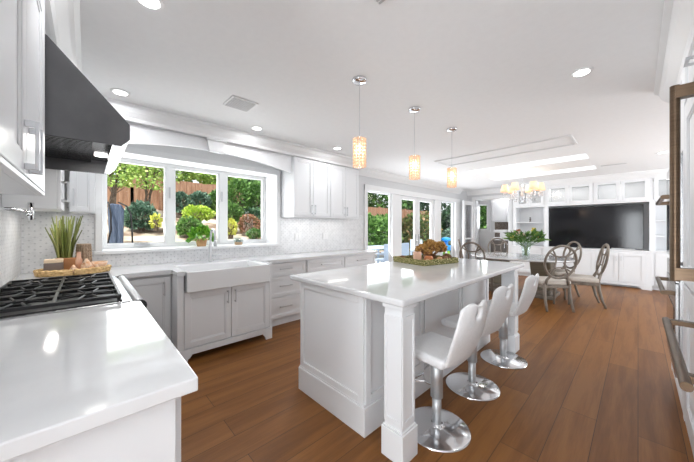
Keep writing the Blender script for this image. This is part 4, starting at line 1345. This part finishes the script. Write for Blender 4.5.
for k, (dx, dy, s_, nm, lab) in enumerate(((-0.15, -0.22, 0.034, 'decorative_ball', 'small brown decorative ball at the back left of the island tray'),
                                         (0.19, 0.02, 0.035, 'decorative_ball', 'orange brown decorative ball at the front of the island tray'),
                                         (0.18, 0.13, 0.036, 'decorative_ball', 'knobbly brown decorative ball beside the dried flowers'),
                                         (0.19, -0.17, 0.027, 'decorative_ball', 'small orange decorative ball before the pillar candle'))):
    o = MB().ball((0, 0, s_ * .95), s_, 1, 1.2, 0.95, 12, 8, 0.002).build(nm, M_terra if k in (1, 3) else M_drift, smooth=True)
    v_ = matz(-12) @ Vector((dx, dy, 0))
    o.location = (TX + v_.x, TY + v_.y, IZ + .015)
    tag(o, lab, 'decoration', 'decorative balls on the island tray')
pc = still('pine_cone', 'dark open pine cone at the far end of the island tray', 'pine cone', 0.13, 0.225)
m = MB()
for lv in range(8):
    rr = 0.048 * math.sin(math.pi * (lv + 1.2) / 9.5)
    for a in range(9):
        t_ = 2 * math.pi * (a + 0.5 * (lv % 2)) / 9
        m.ball((rr * math.cos(t_), rr * math.sin(t_), 0.012 + lv * 0.010), 0.011, 1, 1, 0.45, 6, 4)
m.ball((0, 0, 0.045), 0.032, 1, 1, 1.2)
m.build('scales', M_drift, pc)

# ================================================================== TRAY BY THE RANGE
TX2, TY2 = -3.665, -0.075
t2 = thing('wicker_tray', 'oval braided straw tray on the counter beyond the range', 'tray', (TX2, TY2, CT + .001))
MB().lathe([(0, 0), (0.24, 0), (0.245, 0.012), (0, 0.012)], 40, sx=0.62).build('bottom', M_straw, t2)
m = MB()
for lay in range(3):
    for ph in (0, math.pi):
        pts = []
        for i in range(96):
            a = 2 * math.pi * i / 96
            w_ = 0.006 * math.sin(12 * 2 * math.pi * i / 96 * 1.0 + ph)
            rr = 0.243 + w_ + lay * 0.004
            pts.append((rr * 0.62 * math.cos(a), rr * math.sin(a), 0.013 + lay * 0.016 + 0.005 * math.cos(12 * 2 * math.pi * i / 96 + ph)))
        m.tube(pts, 0.0095, 6, closed=True)
m.build('rim', M_straw, t2)
pl = thing('reed_plant', 'green reed grass bundle in an amber glass block behind the candle', 'plant', (TX2 - .03, TY2 - .07, CT + .014))
m = MB().box(-0.055, 0.055, -0.065, 0.085, 0, 0.14)
m.build('vase', M_amber, pl, bevel=0.012, seg=3)
r = random.Random(11)
m = MB()
for k in range(60):
    x, y = r.uniform(-.045, .045), r.uniform(-.045, .045)
    hgt = r.uniform(0.20, 0.42)
    lx, ly = x * r.uniform(1, 3.0), y * r.uniform(1.0, 3.4)
    m.tube([(x, y, 0.12), (x * 1.2 + (lx - x) * .3, y * 1.1 + (ly - y) * .3, 0.12 + hgt * .5), (lx, ly, 0.12 + hgt)], [0.0045, 0.006, 0.0035], 5)
m.build('reeds', M_grass, pl)
def still2(name, label, cat, dx, dy):
    return thing(name, label, cat, (TX2 + dx, TY2 + dy, CT + .014))
cd = still2('square_candle', 'square taupe candle with beige wax top at the left of the straw tray', 'candle', 0.045, -0.13)
MB().box(-0.055, 0.055, -0.065, 0.055, 0, 0.105).build('vessel', M_candlebody, cd, bevel=0.006)
MB().box(-0.054, 0.054, -0.064, 0.054, 0.1055, 0.135).build('wax', M_candletop, cd, bevel=0.004)
lt = still2('rattan_lantern', 'rattan lantern cylinder at the back of the straw tray', 'lantern', -0.07, 0.060)
m = MB()
for k in range(18):
    a = 2 * math.pi * k / 18
    m.tube([(0.05 * math.cos(a), 0.05 * math.sin(a), 0.0), (0.058 * math.cos(a), 0.058 * math.sin(a), 0.09), (0.050 * math.cos(a), 0.050 * math.sin(a), 0.26)], 0.004, 5)
for z in range(10):
    rr = 0.051 + 0.008 * math.sin(math.pi * z / 9)
    m.tube([(rr * math.cos(a * math.pi / 10), rr * math.sin(a * math.pi / 10), 0.005 + z * 0.028) for a in range(20)], 0.004, 5, closed=True)
m.lathe([(0, 0), (0.046, 0), (0.052, 0.10), (0.044, 0.25), (0, 0.25)], 16)
m.build('basket_weave', M_rattan, lt)
bt = still2('amber_bottle', 'small amber bottle in front of the rattan lantern', 'bottle', 0.015, 0.025)
MB().lathe([(0, 0), (0.022, 0), (0.026, 0.11), (0.017, 0.14), (0.016, 0.185), (0.019, 0.19), (0, 0.19)], 16).build('glass', M_candle, bt, smooth=True)
for (dx, dy, s_, lab) in ((0.07, 0.075, 0.050, 'large pale seashell on the straw tray beside the bottle'), (0.125, -0.01, 0.032, 'small flat orange seashell at the front rim of the straw tray'), (0.09, 0.15, 0.026, 'small orange seashell at the right of the straw tray')):
    sh = still2('seashell', lab, 'seashell', dx, dy)
    m = MB()
    for k in range(9):
        a = R(-75 + k * 18.75)
        m.tube([(0, -s_ * .8, s_ * .35), (s_ * .55 * math.sin(a), -s_ * .1 + s_ * .3 * math.cos(a), s_ * 1.05), (s_ * 1.15 * math.sin(a), -s_ * .2 + s_ * 1.25 * math.cos(a), s_ * .30)], [s_ * .10, s_ * .28, s_ * .16], 8)
    m.ball((0, 0.0, s_ * .5), s_ * .8, 1, 1, 0.6)
    m.build('ribbed_shell', M_shell, sh, smooth=True)
    sh.scale = (1, 1, 1.9)
    sh['group'] = 'seashells on the straw tray'
ds = still2('soap_dish', 'oval white seashell dish at the right end of the straw tray', 'dish', -0.02, 0.165)
MB().lathe([(0, 0.012), (0.03, 0.0), (0.05, 0.03), (0.062, 0.085), (0.056, 0.085), (0.04, 0.03), (0, 0.022)], 20, sy=1.15).build('bowl', M_shell, ds, smooth=True)

# ================================================================== SILL PLANTS
def g1(r):
    a = r.uniform(0, 6.283); e = r.uniform(-0.2, 1.5); q = r.uniform(0.5, 1) ** .5
    d = (math.cos(a) * math.cos(e), math.sin(a) * math.cos(e), math.sin(e))
    return (d[0] * .09 * q, d[1] * .13 * q, 0.10 + d[2] * .13 * q), d
pt = thing('potted_plant', 'bushy bright green plant in a terracotta pot on the window sill', 'plant', (-4.12, 1.15, WZ0 + .011))
MB().lathe([(0, 0), (0.055, 0), (0.070, 0.085), (0.075, 0.09), (0.075, 0.10), (0.062, 0.10), (0, 0.09)], 20).build('pot', M_terra, pt)
V, F = leaves(170, g1, 0.075, 9, 0.42)
leafmesh('foliage', V, F, M_leafin, pt)
pt = thing('terrarium', 'small glass terrarium with succulents on the right of the window sill', 'terrarium', (-4.12, 1.66, WZ0 + .011))
MB().lathe([(0, 0), (0.055, 0), (0.058, 0.04), (0, 0.04)], 18).build('gravel', M_terra, pt)
MB().lathe([(0.056, 0.0), (0.068, 0.05), (0.062, 0.10), (0.060, 0.10), (0.064, 0.05), (0.056, 0.041)], 18).build('bowl', M_vase, pt, smooth=True)
V, F = leaves(60, lambda r: ((r.uniform(-.035, .035), r.uniform(-.035, .035), 0.04), (0, 0, 1)), 0.035, 12, 0.3)
leafmesh('succulents', V, F, mat('blue_green_succulent', (0.16, 0.24, 0.20), 0.6), pt)

# ================================================================== GARDEN
GR = [(0.08, 0.20, 0.03), (0.16, 0.34, 0.05), (0.30, 0.50, 0.10)]
L_mid = island_mat('shrub_mid_green', [(0, (0.05, 0.13, 0.03)), (0.5, (0.12, 0.26, 0.06)), (1, (0.24, 0.42, 0.12))])
L_dark = island_mat('shrub_dark_green', [(0, (0.02, 0.06, 0.03)), (0.5, (0.05, 0.13, 0.06)), (1, (0.14, 0.25, 0.13))])
L_lime = island_mat('shrub_lime_green', [(0, (0.25, 0.42, 0.04)), (0.5, (0.45, 0.62, 0.07)), (1, (0.68, 0.80, 0.18))])
L_red = island_mat('shrub_red_tips', [(0, (0.16, 0.18, 0.06)), (0.5, (0.35, 0.18, 0.11)), (1, (0.55, 0.28, 0.18))])
L_tree = island_mat('tree_leaves', [(0, (0.14, 0.28, 0.04)), (0.5, (0.32, 0.50, 0.08)), (1, (0.60, 0.74, 0.25))])
L_mix = island_mat('shrub_mixed_foliage', [(0, (0.05, 0.12, 0.04)), (0.45, (0.15, 0.22, 0.07)), (0.75, (0.34, 0.30, 0.12)), (1, (0.42, 0.24, 0.16))])
L_yel = island_mat('shrub_yellow', [(0, (0.45, 0.50, 0.06)), (1, (0.80, 0.80, 0.20))])
L_blue = island_mat('shrub_blue_green', [(0, (0.05, 0.11, 0.07)), (0.5, (0.10, 0.20, 0.13)), (1, (0.22, 0.34, 0.26))])

gm = MB()
def gz(x, y):
    """garden ground height"""
    d = max(0.0, -4.9 - x)
    base = min(d * 0.42, 1.72) if y < 3.6 else 0.0
    if y < 3.6: return 0.55 + base * (1.0 if d < 4.1 else 1)
    return -0.05
g2 = bmesh.new()
vv = {}
NX, NY = 22, 34
for i in range(NX + 1):
    for j in range(NY + 1):
        x = -4.5 - i * 0.45; y = -6 + j * (3.9 + 6) / NY
        d = max(0, -4.9 - x)
        d = max(0, -4.5 - x)
        z = 0.98 + min(d, 2.1) * 0.14 + min(max(0, d - 2.1), 2.5) * 0.24 + random.uniform(-.02, .02)
        vv[i, j] = g2.verts.new((x, y, z))
for i in range(NX):
    for j in range(NY):
        g2.faces.new([vv[i, j], vv[i + 1, j], vv[i + 1, j + 1], vv[i, j + 1]])
q = MB(); q.b = g2
o = q.build('garden_bed', M_soil, smooth=True)
tag(o, kind='structure')
struct('patio', MB().box(-9.5, -4.16, 3.95, 26, -0.16, -0.06), M_patio)
struct('garden_wall', MB().prism([(-14, -.16), (-4.5, -.16), (-4.5, .94), (-6.6, 1.24), (-9.1, 1.84), (-14, 1.84)], 3.90, 3.95, 'y'), M_soil)
struct('garden_ground', MB().box(-30, -9.5, -12, 40, -0.3, -0.12), M_soil)
struct('garden_ground', MB().box(-9.5, -5.4, 26.0, 40, -0.3, -0.12).box(3, 30, -20, 40, -0.3, -0.12).box(-30, 3, -20, -6.2, -0.3, -0.12), M_patio)


def fence(label, x, y0, y1, z0, z1, seed=0):
    f = thing('garden_fence', label, 'fence', (x, y0, z0))
    r = random.Random(seed)
    m = MB()
    y = 0
    while y < y1 - y0:
        m.box(-0.012 + r.uniform(-.004, .004), 0.012, y, y + 0.140, 0, z1 - z0 + r.uniform(-.015, .015))
        y += 0.142
    m.build('boards', M_fence, f)
    MB().box(-.05, -.012, 0, y1 - y0, 0.3, 0.38).box(-.05, -.012, 0, y1 - y0, z1 - z0 - .3, z1 - z0 - .22).build('rails', M_fence, f)
    y = 0.6
    while y < y1 - y0:
        MB().box(0.013, 0.075, y, y + .09, 0, z1 - z0 + .05).build('post', M_fence, f)
        y += 2.4
fence('taller red cedar board fence up the slope behind the kitchen window', -9.0, 0.83, 3.85, 1.55, 2.68)
fence('lower red cedar board fence at the far left behind the kitchen window', -9.0, -3.50, 0.78, 1.50, 2.40, 2)
fence('dark cedar board fence beyond the hedge behind the glazed doors', -9.6, 3.6, 19.0, 1.1, 2.45, 4)


def shrub(name, label, cat, c_, rad, n, size, m, seed, group='garden shrubs', asp=0.42, stem=True):
    s_ = thing(name, label, cat, (c_[0], c_[1], c_[2] - rad[2] - (0.05 if stem else 0)), 0, group)
    off = rad[2] + (0.05 if stem else 0)
    def g(r):
        a = r.uniform(0, 6.283); e = math.asin(r.uniform(-0.8, 1)); k = r.uniform(0.72, 1.02)
        k *= 1 + 0.13 * math.sin(3 * a + seed) * math.cos(2.5 * e)
        d = (math.cos(a) * math.cos(e), math.sin(a) * math.cos(e), math.sin(e))
        return (d[0] * rad[0] * k, d[1] * rad[1] * k, off + d[2] * rad[2] * k), d
    V, F = leaves(n, g, size, seed, asp)
    leafmesh('foliage', V, F, m, s_)
    t_ = MB()
    for k in range(5):
        a = k * 1.256
        t_.tube([(0.02 * math.cos(a), 0.02 * math.sin(a), 0), (rad[0] * .3 * math.cos(a), rad[1] * .3 * math.sin(a), off * .7), (rad[0] * .6 * math.cos(a), rad[1] * .6 * math.sin(a), off * 1.2)], [0.03, 0.02, 0.008], 6)
    t_.build('stems', M_bark, s_)
    return s_


shrub('garden_shrub', 'round dark green shrub on the slope behind the left window pane', 'shrub', (-6.6, 0.779, 1.563), (0.24, 0.24, 0.25), 1800, 0.065, L_blue, 1)
shrub('garden_shrub', 'small yellow flowering plant beside the round shrub in the left pane', 'shrub', (-6.2, 0.95, 1.48), (0.07, 0.07, 0.13), 140, 0.05, L_yel, 2)
shrub('garden_shrub', 'lime green layered shrub in the middle window pane', 'shrub', (-6.3, 1.693, 1.65), (0.27, 0.27, 0.14), 1500, 0.055, L_lime, 3)
shrub('garden_shrub', 'mid green mounded shrub at the lower left of the middle pane', 'shrub', (-5.8, 1.41, 1.36), (0.2, 0.2, 0.16), 1400, 0.05, L_mid, 4)
shrub('garden_shrub', 'dark shrub below the fence at the left of the middle pane', 'shrub', (-8.1, 1.76, 1.98), (0.24, 0.24, 0.24), 1200, 0.08, L_blue, 5)
shrub('garden_shrub', 'dark shrub below the fence at the centre of the middle pane', 'shrub', (-8.1, 2.22, 2.02), (0.23, 0.23, 0.26), 1200, 0.08, L_blue, 6)
shrub('garden_shrub', 'dark shrub below the fence at the right of the middle pane', 'shrub', (-8.1, 2.7, 2.06), (0.26, 0.26, 0.32), 1400, 0.08, L_mid, 7)
shrub('garden_shrub', 'tall dense green shrub at the left half of the right window pane', 'shrub', (-7.5, 3.02, 2.12), (0.36, 0.36, 0.52), 3000, 0.08, L_mid, 8)
shrub('garden_shrub', 'tall dense dark green shrub at the right half of the right window pane', 'shrub', (-7.45, 3.55, 2.12), (0.32, 0.32, 0.54), 3200, 0.08, L_mid, 9)
shrub('garden_shrub', 'rounded mid green shrub at the left of the right pane', 'shrub', (-6.3, 2.4, 1.68), (0.2, 0.2, 0.2), 1500, 0.055, L_mid, 10)
shrub('garden_shrub', 'red tipped shrub in the right window pane', 'shrub', (-5.9, 2.61, 1.42), (0.2, 0.2, 0.2), 1400, 0.05, L_red, 11)
shrub('garden_shrub', 'small yellow green shrub at the lower left of the right pane', 'shrub', (-5.6, 2.1, 1.35), (0.1, 0.1, 0.16), 420, 0.045, L_yel, 12)
shrub('garden_shrub', 'low green ground shrub at the lower right of the right pane', 'shrub', (-5.4, 2.5, 1.23), (0.12, 0.12, 0.09), 600, 0.04, L_mid, 13)
shrub('garden_shrub', 'dark green shrub low behind the red tipped shrub', 'shrub', (-6.75, 3.12, 1.52), (0.30, 0.34, 0.28), 1800, 0.07, L_dark, 40)
# hedges behind the patio
shrub('garden_hedge', 'clipped bright green hedge behind the patio seen through the first glass panel', 'hedge', (-8.2, 9.3, 1.05), (0.65, 2.15, 0.80), 9000, 0.15, L_mid, 20, 'garden hedges')
shrub('garden_hedge', 'mixed green hedge behind the patio seen through the french doors', 'hedge', (-8.2, 13.3, 1.1), (0.7, 2.0, 0.95), 6500, 0.17, L_mix, 21, 'garden hedges')
shrub('garden_hedge', 'dark hedge at the far end of the patio', 'hedge', (-8.0, 17.4, 1.3), (0.8, 2.1, 1.25), 5500, 0.2, L_dark, 22, 'garden hedges')
shrub('garden_shrub', 'loose green shrub beside the blue toy on the patio', 'shrub', (-6.3, 13.9, 0.75), (0.7, 0.8, 0.75), 2200, 0.15, L_blue, 23)
for k, (x, y, z, r1, lab, m) in enumerate(((-4.9, 14.5, 1.6, (0.9, 1.4, 1.6), 'leafy green tree outside the small bar room window', L_mid), (-11.4, 9.0, 3.6, (1.4, 2.3, 1.5), 'dark leafy tree above the fence behind the first glass panel', L_dark), (-11.6, 14.5, 3.4, (1.6, 2.6, 1.7), 'green leafy tree above the fence behind the french doors', L_mid),
                                         (-11.0, 20.5, 2.8, (1.8, 3.2, 2.6), 'tall dark tree beyond the far end of the patio', L_dark), (-11.4, 4.9, 3.9, (1.2, 1.6, 1.6), 'green tree behind the fence over the right window pane', L_dark))):
    shrub('garden_tree', lab, 'tree', (x, y, z), r1, 6500, 0.24, m, 30 + k, 'trees beyond the fences', stem=True)
# airy trees in front of the cedar fence
shrub('garden_tree', 'bright leafy tree crown above the fence at the left of the left pane', 'tree', (-10.0, 0.35, 2.95), (0.6, 0.85, 0.62), 3200, 0.11, L_tree, 61, 'trees beyond the fences')
shrub('garden_tree', 'bright leafy tree crown above the fence between the left and middle panes', 'tree', (-10.3, 2.0, 3.2), (0.6, 0.75, 0.42), 2400, 0.11, L_tree, 62, 'trees beyond the fences')
shrub('garden_tree', 'bright leafy tree crown above the fence over the middle pane', 'tree', (-10.3, 3.6, 3.15), (0.6, 0.75, 0.45), 2400, 0.11, L_tree, 63, 'trees beyond the fences')
for k, (x, y, zt, lab) in enumerate(((-7.9, 0.42, 2.9, 'thin stemmed airy tree against the fence at the left of the left pane'), (-8.1, 1.02, 2.9, 'slender leafy tree at the middle of the left pane'))):
    tr = thing('garden_tree', lab, 'tree', (x, y, 1.55), 0, 'airy trees by the cedar fence')
    m = MB()
    r = random.Random(50 + k)
    tips = []
    for b2 in range(3):
        px, py = r.uniform(-.06, .06), r.uniform(-.06, .06)
        pts = [(px, py, 0)]
        for s_ in range(5):
            px += r.uniform(-.07, .07); py += r.uniform(-.06, .06)
            pts.append((px, py, (zt - 1.5) * (s_ + 1) / 5))
        m.tube(pts, [0.035, 0.03, 0.026, 0.02, 0.015, 0.008], 6)
        tips += pts[2:]
    for p in list(tips):
        q = (p[0] + r.uniform(-.2, .2), p[1] + r.uniform(-.25, .25), p[2] + r.uniform(.1, .4))
        m.tube([p, q], [0.012, 0.005], 5)
        tips.append(q)
    m.build('trunk', M_bark, tr)
    V, F = leaves((1100, 900)[k], lambda r_, tips=tips: (lambda p: ((p[0] + max(-.4, min(.4, r_.gauss(0, .16))), p[1] + max(-.45, min(.45, r_.gauss(0, .20))), max(0.75, min(1.75, p[2] + r_.gauss(.14, .16)))), (r_.uniform(-1, 1), r_.uniform(-1, 1), -.2)))(r_.choice(tips[8:])), 0.07, 70 + k, 0.4)
    leafmesh('foliage', V, F, L_tree, tr)

# folded blue cover on curved metal frame (garden swing / cart) outside the left pane
bl = thing('garden_cart', 'upright blue grey garden cart with curved dark metal hoops outside the left pane', 'garden cart', (-5.30, 0.32, 1.07))
MB().prism([(-0.075, 0.0), (0.085, 0.0), (0.095, 0.56), (0.06, 0.63), (-0.06, 0.64), (-0.09, 0.58)], -0.05, 0.03, 'x').build('tray', M_tarp, bl, bevel=0.02, seg=3)
for s_ in (-0.09, 0.15):
    pts = [(0.06, s_ - (0.02 if s_ < 0 else -.04), -0.03), (0.10, s_ + (.03 if s_ > 0 else .03), 0.25), (0.08, s_ + (.02 if s_ > 0 else .03), 0.48), (0.04, s_ - (.03 if s_ > 0 else -.01), 0.61), (0.0, s_ - (.12 if s_ > 0 else .0), 0.66)]
    MB().tube(pts, 0.011, 8).build('hoop', M_black, bl, smooth=True)
# patio table + chairs pale blue
pt = thing('patio_table', 'pale blue white patio table outside the first glass panel', 'table', (-6.4, 7.35, -0.06))
MB().box(-0.55, 0.55, -0.9, 0.9, 0.70, 0.74).build('tabletop', M_outwhite, pt, bevel=0.01)
for sx in (-.48, .48):
    for sy in (-.82, .82): MB().box(sx - .03, sx + .03, sy - .03, sy + .03, 0, 0.70).build('leg', M_outwhite, pt)
for k, (x, y, rz, lab) in enumerate(((-5.5, 6.75, 90, 'pale patio chair nearest the first glass panel'), (-5.5, 7.55, 90, 'pale patio chair beside the near edge of the patio table'), (-5.5, 9.4, 75, 'pale patio chair seen through the left french door'), (-6.6, 10.4, 30, 'pale patio chair behind the others on the patio'))):
    ch = thing('patio_chair', lab, 'chair', (x, y, -0.06), rz, 'patio chairs')
    MB().box(-.25, .25, -.25, .25, 0.40, 0.44).build('seat', M_outwhite, ch, bevel=0.01)
    MB().box(-.25, .25, -.27, -.24, 0.44, 0.92).build('backrest', M_outwhite, ch, bevel=0.01)
    for sx in (-.22, .22):
        for sy in (-.22, .22): MB().box(sx - .02, sx + .02, sy - .02, sy + .02, 0, 0.40).build('leg', M_outwhite, ch)
        MB().box(sx - .02, sx + .02, -.25, .22, 0.60, 0.64).build('armrest', M_outwhite, ch)
ty_ = thing('water_toy', 'bright blue and lime plastic play table on the patio', 'toy', (-6.0, 11.9, -0.06))
MB().lathe([(0.0, 0.42), (0.38, 0.42), (0.46, 0.60), (0.42, 0.60), (0.34, 0.46), (0, 0.46)], 20).build('basin', M_bluetoy, ty_)
MB().lathe([(0.10, 0.46), (0.08, 0.8), (0.22, 0.86), (0.22, 0.95), (0, 1.0)], 16).build('tower', M_bluetoy, ty_)
for k in range(4):
    a = k * 1.5708 + .78
    MB().tube([(0.3 * math.cos(a), 0.3 * math.sin(a), 0.42), (0.34 * math.cos(a), 0.34 * math.sin(a), 0)], 0.05, 8).build('leg', M_greentoy, ty_)
